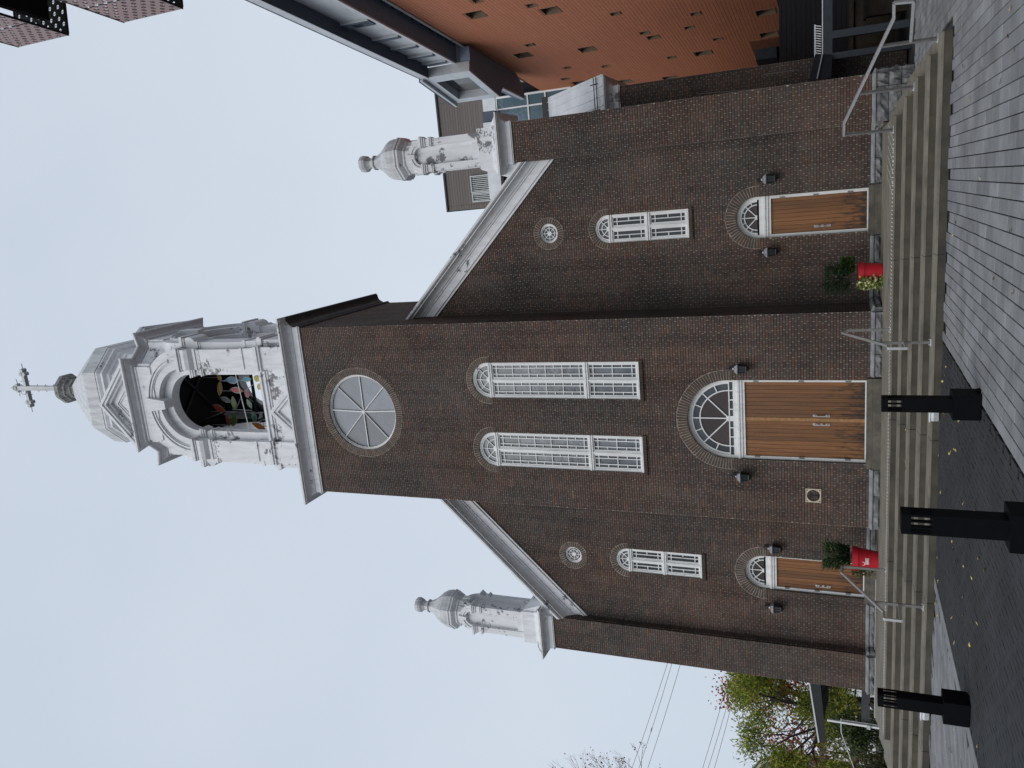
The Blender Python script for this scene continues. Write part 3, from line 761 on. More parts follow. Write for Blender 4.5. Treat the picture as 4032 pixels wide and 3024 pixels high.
stone_run((TW, 0, 0), (TW, WY, 0), (1, 0, 0), ZL-.02, ZF, (), .12)
for sx in (1, -1):
    a, b_ = (TW+.1, P1) if sx > 0 else (-P1, -TW-.1)
    g0 = (5.088-.64-a, 5.088+.64-a) if sx > 0 else (-5.088-.64-a, -5.088+.64-a)
    stone_run((a, WY, 0), (b_, WY, 0), (0, -1, 0), ZL-.02, ZF-.006, [g0])
    a, b_ = (P1, P2) if sx > 0 else (-P2, -P1)
    stone_run((a, PY, 0), (b_, PY, 0), (0, -1, 0), (ZL-.02 if sx < 0 else 0), ZF-.006)
    stone_run((sx*P1, PY, 0), (sx*P1, WY, 0), (-sx, 0, 0), ZL-.02, ZF-.006)
    stone_run((sx*P2, PY, 0), (sx*P2, 6, 0), (sx, 0, 0), 0, ZF-.006)
b = MB(); b.box(-TW, TW, .02, 1, 0, ZF-.004); b.box(-P2+.01, P2-.01, WY+.02, 3, 0, ZF-.01)
for sx in (1, -1): b.box(*sorted((sx*(P1+.01), sx*(P2-.01))), PY+.02, 2, 0, ZF-.012)
part('foundation_core', b, M['foundation'], church)

# ---- cornices
TP = [(-TW, 0), (TW, 0), (TW, TD), (-TW, TD)]
def cornice(name, path, z0, out, hgt, mat=None, closed=True):
    cove = [(.22+.66*(1-math.cos(t)), .54+.26*math.sin(t)) for t in np.linspace(.12, PI/2, 7)]
    pr = [(0, 0), (.10, 0), (.10, .06), (.17, .08), (.17, .13), (.09, .15), (.09, .46), (.16, .48), (.16, .52)]+cove+[(.88, .83), (.80, .83), (.80, .845), (.94, .85), (1.0, .87), (1.0, .97), (.9, 1.0), (-.3, 1.08)]
    b = MB(); b.sweep([(o*out, z0+z*hgt) for o, z in pr], path, closed)
    return part(name, b, mat or M['stone'], church)
cornice('tower_cornice', [TP[3], TP[0], TP[1], (TW, .02)], 17.52, .37, .60, closed=False)
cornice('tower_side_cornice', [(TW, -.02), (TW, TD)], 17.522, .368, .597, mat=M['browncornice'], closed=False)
cornice('tower_rear_cornice', [(TW, TD), (-TW, TD)], 17.52, .37, .60, closed=False)
b = MB(); b.box(-TW+.05, TW-.05, .1, TD-.05, 18.0, 18.17); part('tower_roof', b, M['dome'], church)
for sx in (1, -1):
    cove = [(.13+.25*(1-math.cos(t)), .46+.20*math.sin(t)) for t in np.linspace(.1, PI/2, 7)]
    pr = [(0, -.05), (.05, -.05), (.05, .03), (.09, .05), (.09, .10), (.05, .12), (.05, .38), (.09, .40), (.09, .44)]+cove+[(.38, .70), (.345, .70), (.345, .715), (.42, .73), (.45, .76), (.47, .77), (.47, .86), (.30, .92), (-.3, .97)]
    b = MB(); rings = []
    nseg = 3
    for x in np.linspace(TW, P1-.0, nseg+1):
        rings.append([(sx*x, WY-o, zlow(x)+v) for o, v in pr])
    i = 0
    for r in rings: b.v += r
    m_ = len(pr)
    for k in range(nseg):
        for j in range(m_-1): b.f.append([k*m_+j, (k+1)*m_+j, (k+1)*m_+j+1, k*m_+j+1])
    part('raking_cornice', b, M['stone'], church)
    # low block where the rake dies against the pinnacle plinth
    b = MB(); x0, x1 = sx*5.9, sx*7.2
    b.prism([(sx*6.75, WY-.30, zlow(6.75)+.85), (sx*7.2, WY-.30, zlow(7.2)+.8), (sx*7.2, WY-.30, 11.25), (sx*7.05, WY-.30, 11.25)], (0, .8, 0))
    part('parapet_block', b, M['peel'], church)
    x0, x1 = sorted((sx*P1, sx*P2))
    path = [(x0, PY), (x1, PY), (x1, PY+1.117), (x0, PY+1.117)]
    cornice('pier_cornice', path, 10.18, .30, .40)
    # pinnacle
    cx, cy = (x0+x1)/2-sx*.06, PY+.5585
    pin = MB()
    def sq(h, z): return [(cx-h, cy-h, z), (cx+h, cy-h, z), (cx+h, cy+h, z), (cx-h, cy+h, z)]
    pin.loft([sq(.80, 10.60), sq(.56, 10.84), sq(.56, 11.27), sq(.53, 11.29)])
    p_ = part('pinnacle', pin, M['peel'], church)
    b = MB(); b.loft([sq(.345, 11.28), sq(.345, 13.16), sq(.345, 13.75)]); part('pinnacle_shaft', b, M['peel'], p_, (0, 0, 0))
    b = MB(); b.box(cx+.27, cx+.47, cy-.47, cy-.27, 11.28, 12.84); part4('pinnacle_pilaster', b, M['peel'], p_, (cx, cy))
    b = MB(); b.box(cx-.27, cx+.27, cy-.44, cy-.30, 11.28, 11.52); part4('pinnacle_panel_base', b, M['peel'], p_, (cx, cy))
    b = MB()
    for (z0_, z1_, o) in ((12.80, 12.845, .035), (12.845, 12.885, .05), (12.885, 13.02, .005), (13.02, 13.08, .03), (13.08, 13.13, .06), (13.13, 13.19, .085)):
        b.box(cx+.27-o*.5, cx+.47+o, cy-.47-o, cy-.27+o*.5, z0_, z1_)
    part4('pinnacle_capital', b, M['peel'], p_, (cx, cy))
    b = MB()
    b.arc(cx, 13.19, .255, .47, 0, PI, cy-.455, cy-.3, 18); b.arc(cx, 13.19, .335, .375, 0, PI, cy-.485, cy-.455, 18)
    b.prism([(cx-.05, cy-.52, 13.40), (cx+.05, cy-.52, 13.40), (cx+.085, cy-.52, 13.68), (cx-.085, cy-.52, 13.68)], (0, .2, 0))
    part4('pinnacle_arch', b, M['peel'], p_, (cx, cy))
    def oc(r, z): return [(cx+r*math.cos(PI/8+PI/4*k), cy+r*math.sin(PI/8+PI/4*k), z) for k in range(8)]
    b = MB(); b.loft([oc(.50, 13.5), oc(.50, 13.74), oc(.54, 13.77), oc(.54, 13.82), oc(.58, 13.85), oc(.66, 13.93), oc(.66, 13.99), oc(.69, 14.02), oc(.69, 14.06)])
    part('pinnacle_cornice', b, M['stone'], p_, (0, 0, 0))
    b = MB(); b.loft([oc(.66, 14.06), oc(.655, 14.20), oc(.62, 14.36), oc(.53, 14.52), oc(.40, 14.66), oc(.29, 14.80), oc(.22, 14.94), oc(.185, 15.06)]); part('pinnacle_cap', b, M['dome'], p_, (0, 0, 0))
    b = MB(); b.lathe([(.17, 15.04), (.235, 15.05), (.235, 15.09), (.20, 15.11), (.16, 15.14), (.15, 15.22), (.19, 15.30), (.25, 15.37), (.27, 15.45), (.25, 15.56), (.14, 15.61)], (cx, cy, 0), 8, PI/8)
    part('finial', b, M['dome'], p_, (0, 0, 0))

# ---- belfry
BC = (0, 2.82)
bel = MB()
Yf = .60
def blk(mb, x0, x1, y0, y1, z0, z1): mb.box(min(x0, x1), max(x0, x1), y0, y1, z0, z1)
b = MB()                                               # stepped pedestal
b.sweep([(-1, 18.1), (.0, 18.1), (.0, 18.30), (-.05, 18.33)], [(-2.55, .25), (2.55, .25), (2.55, 5.39), (-2.55, 5.39)], True)
b.box(-2.15, 2.15, Yf+.07, 5.04-.07, 18.1, 19.62)
belf = part('belfry', b, M['peel'], church)
for sx in (-1, 1):                                     # corner pedestals under the pilasters
    b = MB(); blk(b, sx*1.28, sx*2.06, Yf-.06, Yf+.5, 18.12, 19.72); blk(b, sx*1.22, sx*2.12, Yf-.12, Yf+.5, 19.72, 19.80); blk(b, sx*1.25, sx*2.09, Yf-.16, Yf+.5, 19.80, 19.92); blk(b, sx*1.30, sx*2.03, Yf-.09, Yf+.5, 19.92, 20.02); part4('pedestal', b, M['stone'], belf, BC)
b = MB()
for z0, z1, o in ((19.62, 19.70, .03), (19.70, 19.78, .07), (19.78, 19.86, .05), (19.86, 19.95, .10)): b.box(-1.25, 1.25, Yf-o+.07, Yf+.45, z0, z1)
part4('opening_ledge', b, M['stone'], belf, BC)
b = MB()                                               # little gable on the front blocking course
for sx in (-1, 1):
    b.prism([(sx*.78, -.18, 18.24), (sx*.62, -.18, 18.24), (0, -.18, 18.93), (0, -.18, 19.10)], (0, .9, 0))
    b.prism([(sx*.62, -.13, 18.24), (sx*.5, -.13, 18.24), (0, -.13, 18.80), (0, -.13, 18.93)], (0, .85, 0))
b.prism([(-.55, -.06, 18.2), (.55, -.06, 18.2), (0, -.06, 18.86)], (0, .75, 0))
part('blocking_gable', b, M['stone'], belf, (0, 0, 0))
for sx in (-1, 1):                                     # pilasters and jambs
    b = MB()
    blk(b, sx*1.33, sx*2.0, Yf, Yf+.62, 20.02, 23.40)
    blk(b, sx*1.05, sx*1.34, Yf+.24, Yf+.60, 19.9, 23.30)
    blk(b, sx*1.29, sx*2.04, Yf-.04, Yf+.5, 20.02, 20.12); blk(b, sx*1.31, sx*2.02, Yf-.02, Yf+.5, 20.12, 20.50)
    blk(b, sx*1.295, sx*2.035, Yf-.05, Yf+.5, 20.50, 20.60)
    part4('pilaster', b, M['peel'], belf, BC)
for sx in (-1, 1):                                     # capitals with a scalloped lower edge
    b = MB()
    for z0, z1, o in ((22.52, 22.60, .02), (22.60, 22.66, .05), (22.66, 22.74, .035)): blk(b, sx*(1.33-o), sx*(2.0+o), Yf-o, Yf+.62, z0, z1)
    xa, xb = sorted((sx*1.33, sx*2.0))                   # cushion
    b.prism([(xa-.03, Yf+.5, 22.74), (xa-.03, Yf-.05, 22.74), (xa-.03, Yf-.15, 22.84), (xa-.03, Yf-.20, 22.98), (xa-.03, Yf-.19, 23.10), (xa-.03, Yf-.13, 23.20), (xa-.03, Yf+.5, 23.20)], (xb-xa+.06, 0, 0))
    blk(b, sx*1.27, sx*2.06, Yf-.17, Yf+.6, 23.20, 23.27); blk(b, sx*1.24, sx*2.09, Yf-.22, Yf+.6, 23.27, 23.40)
    for k in range(4):
        xx = xa+.085+k*.167
        b.tube((xx, Yf-.015, 22.52), (xx, Yf+.1, 22.52), .083, 10)
    for z0, z1, o in ((22.60, 22.66, .03), (22.66, 22.72, .055), (22.98, 23.06, .05), (23.06, 23.14, .08), (23.14, 23.20, .10)): blk(b, sx*(1.05-o), sx*1.34, Yf+.24-o, Yf+.6, z0, z1)
    part4('capital', b, M['stone'], belf, BC)
b = MB()                                               # arch hoods
b.arc(0, 23.40, 1.32, 2.03, 0, PI, Yf, Yf+.62, 36)
for r0, r1, o in ((1.58, 1.62, .03), (1.62, 1.67, .07), (1.67, 1.72, .05), (1.72, 1.77, .10)): b.arc(0, 23.40, r0, r1, .0, PI, Yf-o, Yf, 36)
part4('arch_hood', b, M['stone'], belf, BC)
b = MB(); b.arc(0, 23.30, 1.05, 1.40, 0, PI, Yf+.24, Yf+.60, 32); part4('inner_arch', b, M['stone'], belf, BC)
b = MB(); b.prism([(-.15, Yf-.16, 24.33), (.15, Yf-.16, 24.33), (.26, Yf-.16, 25.20), (-.26, Yf-.16, 25.20)], (0, .7, 0)); part4('keystone', b, M['stone'], belf, BC)
b = MB()                                               # spandrel walls and the frieze block
n = 20
for sx in (-1, 1):
    pts = [(sx*2.0*math.cos(t), Yf+.05, 23.40+2.0*math.sin(t)) for t in np.linspace(PI/2, .72, n)]
    b.prism(pts+[(sx*1.50, Yf+.05, 25.52), (0, Yf+.05, 25.52)], (0, .55, 0))
b.box(-1.40, 1.40, Yf-.035, Yf+.5, 24.86, 25.52)
part4('spandrel', b, M['peel'], belf, BC)
def octo(h, c, z): return [(BC[0]+x, BC[1]+y, z) for x, y in ((-c, -h), (c, -h), (h, -c), (h, c), (c, h), (-c, h), (-h, c), (-h, -c))]
fr = MB()                                              # chamfer wall between two hoods
p = [(1.35, -2.12), (2.12, -1.35)]
a_, c_ = Vector((*p[0], 0)), Vector((*p[1], 0)); nn = Vector((1, -1, 0)).normalized()
fr.prism([(BC[0]+v.x, BC[1]+v.y, 23.40) for v in (a_, c_, c_-nn*.4, a_-nn*.4)], (0, 0, 2.115))
part4('corner_wall', fr, M['peel'], belf, BC)
def plan(h, c, stp=.10, ins=.28):                      # cornice plan: four projecting centres joined by chamfers
    pts = []
    for q in range(4):
        ca, sa = ((1, 0), (0, 1), (-1, 0), (0, -1))[q]
        for x, y in ((-c, -h), (c, -h), (c-.06, -h+ins)): pts.append((BC[0]+ca*x-sa*y, BC[1]+sa*x+ca*y))
        x, y = h-ins, -c+.06; pts.append((BC[0]+ca*x-sa*y, BC[1]+sa*x+ca*y))
    return pts
pr = [(-.4, 25.46), (.02, 25.46), (.02, 25.52), (.05, 25.53), (.05, 25.58), (.02, 25.60), (.02, 25.64), (.09, 25.66), (.11, 25.72), (.17, 25.76), (.26, 25.78), (.26, 25.795), (.23, 25.795), (.23, 25.81), (.33, 25.82), (.36, 25.85), (.36, 25.92), (-1.2, 26.0)]
b = MB(); b.sweep(pr, plan(2.23, 1.36), True); part('belfry_cornice', b, M['stone'], belf, (0, 0, 0))
b = MB()                                               # gables over each face
for sx in (-1, 1):
    for o, w0, w1 in ((.33, 1.70, 1.54), (.28, 1.56, 1.40), (.17, 1.42, 1.28)):
        zt = lambda w: 25.86+w*.93
        b.prism([(sx*w0, Yf-o, 25.88), (sx*w1, Yf-o, 25.88), (0, Yf-o, zt(w1)), (0, Yf-o, zt(w0))], (0, 2.0, 0))
    b.prism([(sx*.72, Yf-.10, 26.12), (sx*.64, Yf-.10, 26.12), (0, Yf-.10, 26.74), (0, Yf-.10, 26.82)], (0, .2, 0))
    b.prism([(sx*.60, Yf-.08, 26.12), (sx*.53, Yf-.08, 26.12), (0, Yf-.08, 26.64), (0, Yf-.08, 26.70)], (0, .2, 0))
b.box(-.72, .72, Yf-.09, Yf+.1, 26.06, 26.13)
b.prism([(-1.35, Yf-.05, 25.88), (1.35, Yf-.05, 25.88), (0, Yf-.05, 27.1)], (0, 1.9, 0))
part4('gable', b, M['stone'], belf, BC)
b = MB(); b.loft([octo(1.62, .95, 25.9), octo(1.62, .95, 27.30), octo(1.67, .97, 27.34), octo(1.67, .97, 27.42), octo(1.64, .955, 27.45), octo(1.64, .955, 27.56), octo(1.71, .99, 27.62), octo(1.74, 1.0, 27.74), octo(1.86, 1.07, 27.80), octo(1.86, 1.07, 27.90), octo(1.93, 1.11, 28.02), octo(1.93, 1.11, 28.10)])
part('attic', b, M['stone'], belf, (0, 0, 0))
b = MB(); b.loft([octo(1.95, 1.12, 28.10), octo(1.95, 1.12, 28.14), octo(1.93, 1.11, 28.16), octo(1.92, 1.10, 28.78), octo(1.80, 1.03, 29.02), octo(1.10, .62, 30.28), octo(.46, .24, 31.36)]); part('belfry_dome', b, M['dome'], belf, (0, 0, 0))
def oc8(r, z): return [(r*math.cos(PI/8+PI/4*k), BC[1]+r*math.sin(PI/8+PI/4*k), z) for k in range(8)]
b = MB(); b.loft([oc8(.40, 31.3), oc8(.38, 31.60), oc8(.44, 31.64), oc8(.44, 31.72), oc8(.40, 31.76), oc8(.46, 31.86), oc8(.52, 31.90), oc8(.52, 31.99), oc8(.64, 32.12), oc8(.64, 32.30), oc8(.42, 32.62), oc8(.14, 32.86)]); part('belfry_finial', b, M['greygreen'], belf, (0, 0, 0))
# cross with lamp pegs
b = MB(); b.box(-.095, .095, BC[1]-.095, BC[1]+.095, 32.8, 35.35); b.lathe([(.02, 0), (.14, .04), (.16, .12), (.10, .22), (.13, .28), (.02, .36)], (0, BC[1], 35.3), 10)
cr = part('cross', b, M['dome'], belf, (0, 0, 0))
b = MB(); b.box(-.75, .75, BC[1]-.085, BC[1]+.085, 34.735, 34.885)
for sx in (-1, 1):
    for dx, z, r in ((.64, 34.915, .085), (.64, 34.705, .085), (.80, 34.81, .085)): b.tube((sx*dx, BC[1]-.11, z), (sx*dx, BC[1]+.11, z), r, 12)
    b.tube((sx*.12, BC[1]-.09, 35.38), (sx*.12, BC[1]+.09, 35.38), .08, 12)
part('cross_arm', b, M['dome'], belf, (0, 0, 0))
b = MB()
for z in (33.1, 33.6, 34.1, 35.1):
    b.tube((-.17, BC[1], z), (.17, BC[1], z), .014, 5)
for x in (-.62, -.3, .3, .62): b.tube((x, BC[1], 34.55), (x, BC[1], 35.12), .014, 5)
for sx in (-1, 1): b.tube((sx*.82, BC[1], 34.81), (sx*1.10, BC[1], 34.81), .016, 5); b.tube((sx*.2, BC[1], 35.36), (sx*.40, BC[1], 35.40), .014, 5)
b.tube((0, BC[1], 35.6), (0, BC[1], 35.85), .014, 5)
for k in range(9):
    t0, t1 = PI*k/9, PI*(k+1)/9; b.tube((-.1-.18*math.sin(t0), BC[1]-.1, 34.95+.18*math.cos(t0)), (-.1-.18*math.sin(t1), BC[1]-.1, 34.95+.18*math.cos(t1)), .011, 5)
part('cross_rods', b, M['galv'], belf, (0, 0, 0))
pl = MB()                                              # near-black sheets added inside, above the arches, to darken the chamber
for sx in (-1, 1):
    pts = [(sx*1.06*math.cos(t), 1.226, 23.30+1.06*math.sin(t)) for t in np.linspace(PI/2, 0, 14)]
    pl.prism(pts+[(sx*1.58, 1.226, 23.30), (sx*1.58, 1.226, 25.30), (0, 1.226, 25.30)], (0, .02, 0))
part4('inner_dark_sheet', pl, M['pit'], belf, BC)
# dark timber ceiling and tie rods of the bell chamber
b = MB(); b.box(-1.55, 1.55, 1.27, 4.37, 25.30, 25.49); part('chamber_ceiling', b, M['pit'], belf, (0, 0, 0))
b = MB()
for s1 in (-1, 1):
    b.bar((s1*1.7, 4.3, 22.6), (-s1*.6, 4.3, 25.3), .09, .09); b.bar((s1*1.7, 1.4, 25.2), (-s1*1.7, 4.3, 25.2), .1, .1)
b.bar((-1.9, 4.2, 23.5), (1.9, 4.2, 23.5), .09, .09)
part('tie_beam', b, M['ironblack'], belf, (0, 0, 0))
b = MB(); b.tube((1.08, Yf+.32, 21.26), (-1.08, Yf+.32, 21.04), .018, 6); part('guard_rod', b, M['paleplastic'], belf, (0, 0, 0))

# ================================================================== STEPS, RAILS, BOLLARDS
SY = [-3.5+(-5.72+3.5)*k/4 for k in range(5)]; SZ = [.66-.132*k for k in range(5)]
SR = [6.98, 7.25, 7.51, 7.77, 8.03]; SL = [-6.3, -6.62, -6.94, -7.26, -7.58]
stairs = thing('concrete_stairs', 'wide worn concrete steps with landing along the church front', 'steps', (0, -3, 0))
for k in range(4, -1, -1):
    b = MB(); yb = WY+.05
    zb = 0 if k == 4 else SZ[k+1]-.03
    def skew(y): return SL[k]-.577*(y-SY[k])
    b.prism([(SL[k], SY[k], zb-.02), (SR[k], SY[k], zb-.02), (SR[k], PY-.05, zb-.02), (skew(PY-.05), PY-.05, zb-.02)], (0, 0, SZ[k]-zb+.02))
    if k == 0: b.box(-P1+.02, P1-.02, PY-.06, yb, zb, SZ[0]-.004)
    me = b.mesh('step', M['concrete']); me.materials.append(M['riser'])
    for p in me.polygons: p.material_index = 0 if p.normal.z > .5 else 1  # upward faces pale, the rest dark: light and shade put into the colour
    st = link('landing' if k == 0 else 'step', me, stairs)
    n_ = MB(); n_.box(SL[k]+.01, SR[k]-.01, SY[k]-.006, SY[k]+.035, SZ[k]-.03, SZ[k]+.003)     # light on the tread edges painted in as a pale strip
    part('lit_edge', n_, M['concrete'], st, (0, 0, 0))
# joints between the poured lengths
b = MB()
for x in (-5.1, -2.0, 1.1, 4.3):
    for k in range(5): b.box(x+.07*k-.004, x+.07*k+.004, SY[k]-.008, SY[k]+.3, SZ[k]-.13, SZ[k]+.0035)
part('step_joint', b, M['sand'], stairs, stuff=True)
# raised warning bars along the edge of the landing
bar = MB(); bar.box(-.009, .009, -.15, .15, 0, .012)
me = bar.mesh('warning_bar', M['stud']); x = 6.55; n_ = 0
while x > -6.25:
    o = link('warning_bar', me, stairs, (x, -3.30+3, SZ[0])); x -= .0765; n_ += 1
b = MB()
for k in range(90): b.box(-4.9-.045*k-.012, -4.9-.045*k+.012, (WY-.22 if -4.9-.045*k > -P1+.1 else PY-.24), (WY-.14 if -4.9-.045*k > -P1+.1 else PY-.15), SZ[0], SZ[0]+.012)
part('wall_edge_strip', b, M['stud'], stairs, stuff=True)
b = MB()                                               # guide ribs at the right end of the landing
for k in range(6): b.bar((6.55-.20*k, -3.4, .667), (6.9-.20*k, -1.6+.2*k*.3, .667), .02, .012)
part('guide_rib', b, M['stud'], stairs, stuff=True)

def handrail(b1, b2, prof, posts, label):
    """rail in the upright plane through b1 and b2; prof and posts measured along it"""
    t = thing('handrail', label, 'handrail', (b1[0], b1[1], SZ[0]), 'stainless handrails on the church steps')
    o_ = Vector((b1[0], b1[1], 0)); u = (Vector((b2[0], b2[1], 0))-o_).normalized(); n = Vector((-u.y, u.x, 0))
    P = lambda s_, z: o_+u*s_+Vector((0, 0, z))
    b = MB()
    for (s0, z0), (s1, z1) in zip(prof[:-1], prof[1:]): b.bar(P(s0, z0), P(s1, z1), .044, .044, up=n)
    part('rail', b, M['steel'], t)
    for s_, z0, z1 in posts:
        b = MB(); b.obox(P(s_, (z0+z1)/2), u*.02, n*.024, Vector((0, 0, (z1-z0)/2))); p = part('post', b, M['galv'], t)
        f = MB(); f.obox(P(s_, z0+.006), u*.05, n*.06, Vector((0, 0, .006)))
        for sx in (-1, 1): q = P(s_-.03, z0+.01)+n*sx*.045; f.tube(q, q+Vector((0, 0, .025)), .008, 6)
        part('foot_plate', f, M['palemetal'], t)
    return t
def rprof(e1, e2): return [(-.02, 1.54), (.42, 1.54), (e1, .82), (e2, .83), (e2, .555), (e1-.5, .54)]
handrail((6.74, -3.25), (8.01, -5.12), [(-.02, 1.53), (.36, 1.53), (2.85, .81), (3.17, .825), (3.14, .55), (2.265, .53)], [(0, .66, 1.52), (1.15, .396, 1.29), (2.262, .132, .97)], 'long stainless handrail running down the right corner of the steps')
handrail((2.92, -3.33), (3.053, -5.402), rprof(2.45, 2.80), [(0, .66, 1.53), (2.06, .132, .93)], 'stainless handrail beside the dark path, right of the main door')
handrail((-2.29, -3.33), (-1.96, -5.463), rprof(2.60, 2.95), [(0, .66, 1.53), (2.10, .132, .96)], 'stainless handrail in front of the left flower pot')

def bollard(x, y, label, rot=0, h=1.09):
    t = thing('bollard_light', label, 'bollard light', (x, y, 0), 'black bollard lights on the plaza')
    t.rotation_euler = (0, 0, rot)
    z = (0, 0, 0)
    b = MB(); b.box(-.16, .16, -.16, .16, .012, .31); part('base_box', b, M['black'], t, z)
    b = MB(); b.box(-.15, .15, -.15, .15, 0, .012); b.box(.13, .20, -.03, .03, 0, .03); part('foot', b, M['black'], t, z)
    q = .088; s0, s1 = h-.235, h-.075
    b = MB(); b.box(-q, q, -q, q, .31, s0); part('column', b, M['black'], t, z)
    b = MB(); b.box(-q, q, -q, q, s1, h); part('head', b, M['black'], t, z)
    b = MB()
    for i in (-1, 1):
        for j in (-1, 1): b.box(i*q-.018*(i > 0), i*q+.018*(i < 0), j*q-.018*(j > 0), j*q+.018*(j < 0), s0, s1)
    part('corner_bars', b, M['black'], t, z, stuff=True)
    w = .011
    for (a, c_) in ((-.026, 0), (.026, 0), (0, 0)):
        b = MB(); b.box(a-w/2, a+w/2, -q, -q+.02, s0, s1); part('slot_bar', b, M['black'], t, z) if a else None
    for a in (-.026, .026):
        b = MB(); b.box(-q, -q+.02, a-w/2, a+w/2, s0, s1); part('slot_bar', b, M['black'], t, z)
        b = MB(); b.box(q-.02, q, a-w/2, a+w/2, s0, s1); part('slot_bar', b, M['black'], t, z)
        b = MB(); b.box(a-w/2, a+w/2, q-.02, q, s0, s1); part('slot_bar', b, M['black'], t, z)
    return t
bollard(3.14, -9.82, 'black slotted bollard light on the dark path edge nearest the right door')
bollard(3.10, -13.50, 'tall near black bollard light at the bottom edge of the photo')
bollard(-.965, -9.98, 'leftmost black bollard light, on the edge of the left paving')

for (x, y, lab) in ((1.86, -5.80, 'small pale plastic box on the lowest riser behind the right bollard'), (-3.97, -5.80, 'small pale plastic box on the lowest riser behind the leftmost bollard')):
    t = thing('step_light', lab, 'step light', (x, y, 0), 'pale boxes on the lowest riser')
    b = MB(); b.prism([(x-.10, y+.08, .03), (x-.10, y-.01, .02), (x-.10, y-.03, .10), (x-.10, y, .15), (x-.10, y+.08, .15)], (.2, 0, 0)); part('housing', b, M['paleplastic'], t)
    b = MB(); b.box(x-.12, x+.12, y-.02, y+.08, .15, .165); part('lip', b, M['white'], t)

# ================================================================== POTS AND PLANTS
def leaf_mesh(P, D, L, Wd, cols, name='leaves', nrm=None):
    n = len(P); D = D/np.linalg.norm(D, axis=1)[:, None]
    R = rng.normal(size=(n, 3)) if nrm is None else nrm
    S = np.cross(D, R); S /= np.linalg.norm(S, axis=1)[:, None]+1e-9
    L = np.broadcast_to(L, n)[:, None]; Wd = np.broadcast_to(Wd, n)[:, None]
    V = np.stack([P, P+D*L*.45+S*Wd*.5, P+D*L, P+D*L*.45-S*Wd*.5], 1).reshape(-1, 3)
    F = np.arange(4*n).reshape(-1, 4)
    me = np_mesh(name, V, F, M['leaf']); face_tint(me, cols, 1); return me
def cols(n, pal, var=.3):
    pal = np.array(pal); c = pal[rng.integers(len(pal), size=n)]; return np.clip(c*rng.uniform(1-var, 1+var, (n, 1)), 0, 1)
def pot(x, y, z, r1, r0, h, label, text=None):
    t = thing('flower_pot', label, 'flower pot', (x, y, z), 'red flower pots on the landing')
    b = MB(); b.lathe([(r0, 0), (r0+.004, .02), (r1*.93, h*.78), (r1*.93, h*.785)], (x, y, z), 40); part('pot_body', b, M['red'], t, smooth=False)
    b = MB(); b.lathe([(r1*.93, h*.765), (r1, h*.77), (r1*1.02, h), (r1*.93, h), (r1*.9, h*.93)], (x, y, z), 40); part('rim', b, M['red'], t)
    b = MB(); b.lathe([(.01, h*.93), (r1*.92, h*.935)], (x, y, z), 24); part('potting_soil', b, M['soil'], t)
    return t
LP = (-3.78, .30, .66); RP = (3.68, .12, .66)
tp = pot(*LP, .315, .225, .62, 'red flower pot with white lettering before the left door')
pot(*RP, .262, .20, .53, 'red flower pot draped with variegated ivy right of the tower')
def pot_text(body, size, ang0, zc, t, c=LP, bold=1.0):
    cu = bpy.data.curves.new('lettering', 'FONT'); cu.body = body; cu.size = size; cu.align_x = 'RIGHT'; cu.extrude = .001
    o = bpy.data.objects.new('lettering', cu); COL.objects.link(o)
    dg = bpy.context.evaluated_depsgraph_get(); me = bpy.data.meshes.new_from_object(o.evaluated_get(dg))
    bpy.data.objects.remove(o); bpy.data.curves.remove(cu)
    for v in me.vertices:
        zz = zc+v.co.y; r = .225+(.315*.93-.225)*min(1, max(0, (zz-.02)/(.62*.78)))+.002+v.co.z*.5
        a = ang0+v.co.x/r; v.co = (c[0]+r*math.cos(a), c[1]+r*math.sin(a), c[2]+zz)
    me.materials.append(M['white']); link('lettering', me, t)
AV = math.atan2(CAM.y-LP[1], CAM.x-LP[0])               # angle facing the viewer
pot_text('ny Hors', .085, AV+.30, .150, tp); pot_text('55-0040', .085, AV+.14, .062, tp); pot_text('TRAITEUR', .045, AV+.12, .255, tp) if False else None
b = MB()
for zc in (.235, .305):
    for k in range(8):
        a0, a1 = AV-.52+.08*k, AV-.52+.08*(k+1); r = .263+.05*(zc-.2)
        b.bar((LP[0]+r*math.cos(a0), LP[1]+r*math.sin(a0), LP[2]+zc), (LP[0]+r*math.cos(a1), LP[1]+r*math.sin(a1), LP[2]+zc), .004, .012)
for k in range(9):
    a0 = AV-.5+.065*k; r = .266; b.bar((LP[0]+r*math.cos(a0), LP[1]+r*math.sin(a0), LP[2]+.258), (LP[0]+r*math.cos(a0+.04), LP[1]+r*math.sin(a0+.04), LP[2]+.282), .004, .02)
for k in range(10):                                     # outline of the printed basket
    t0, t1 = 2*PI*k/10, 2*PI*(k+1)/10; f = lambda q: (AV-.45+.17*math.cos(q), .36+.035*math.sin(q)); (a0, z0), (a1, z1) = f(t0), f(t1); r = .276
    b.bar((LP[0]+r*math.cos(a0), LP[1]+r*math.sin(a0), LP[2]+z0), (LP[0]+r*math.cos(a1), LP[1]+r*math.sin(a1), LP[2]+z1), .004, .012)
part('printed_emblem', b, M['white'], tp)
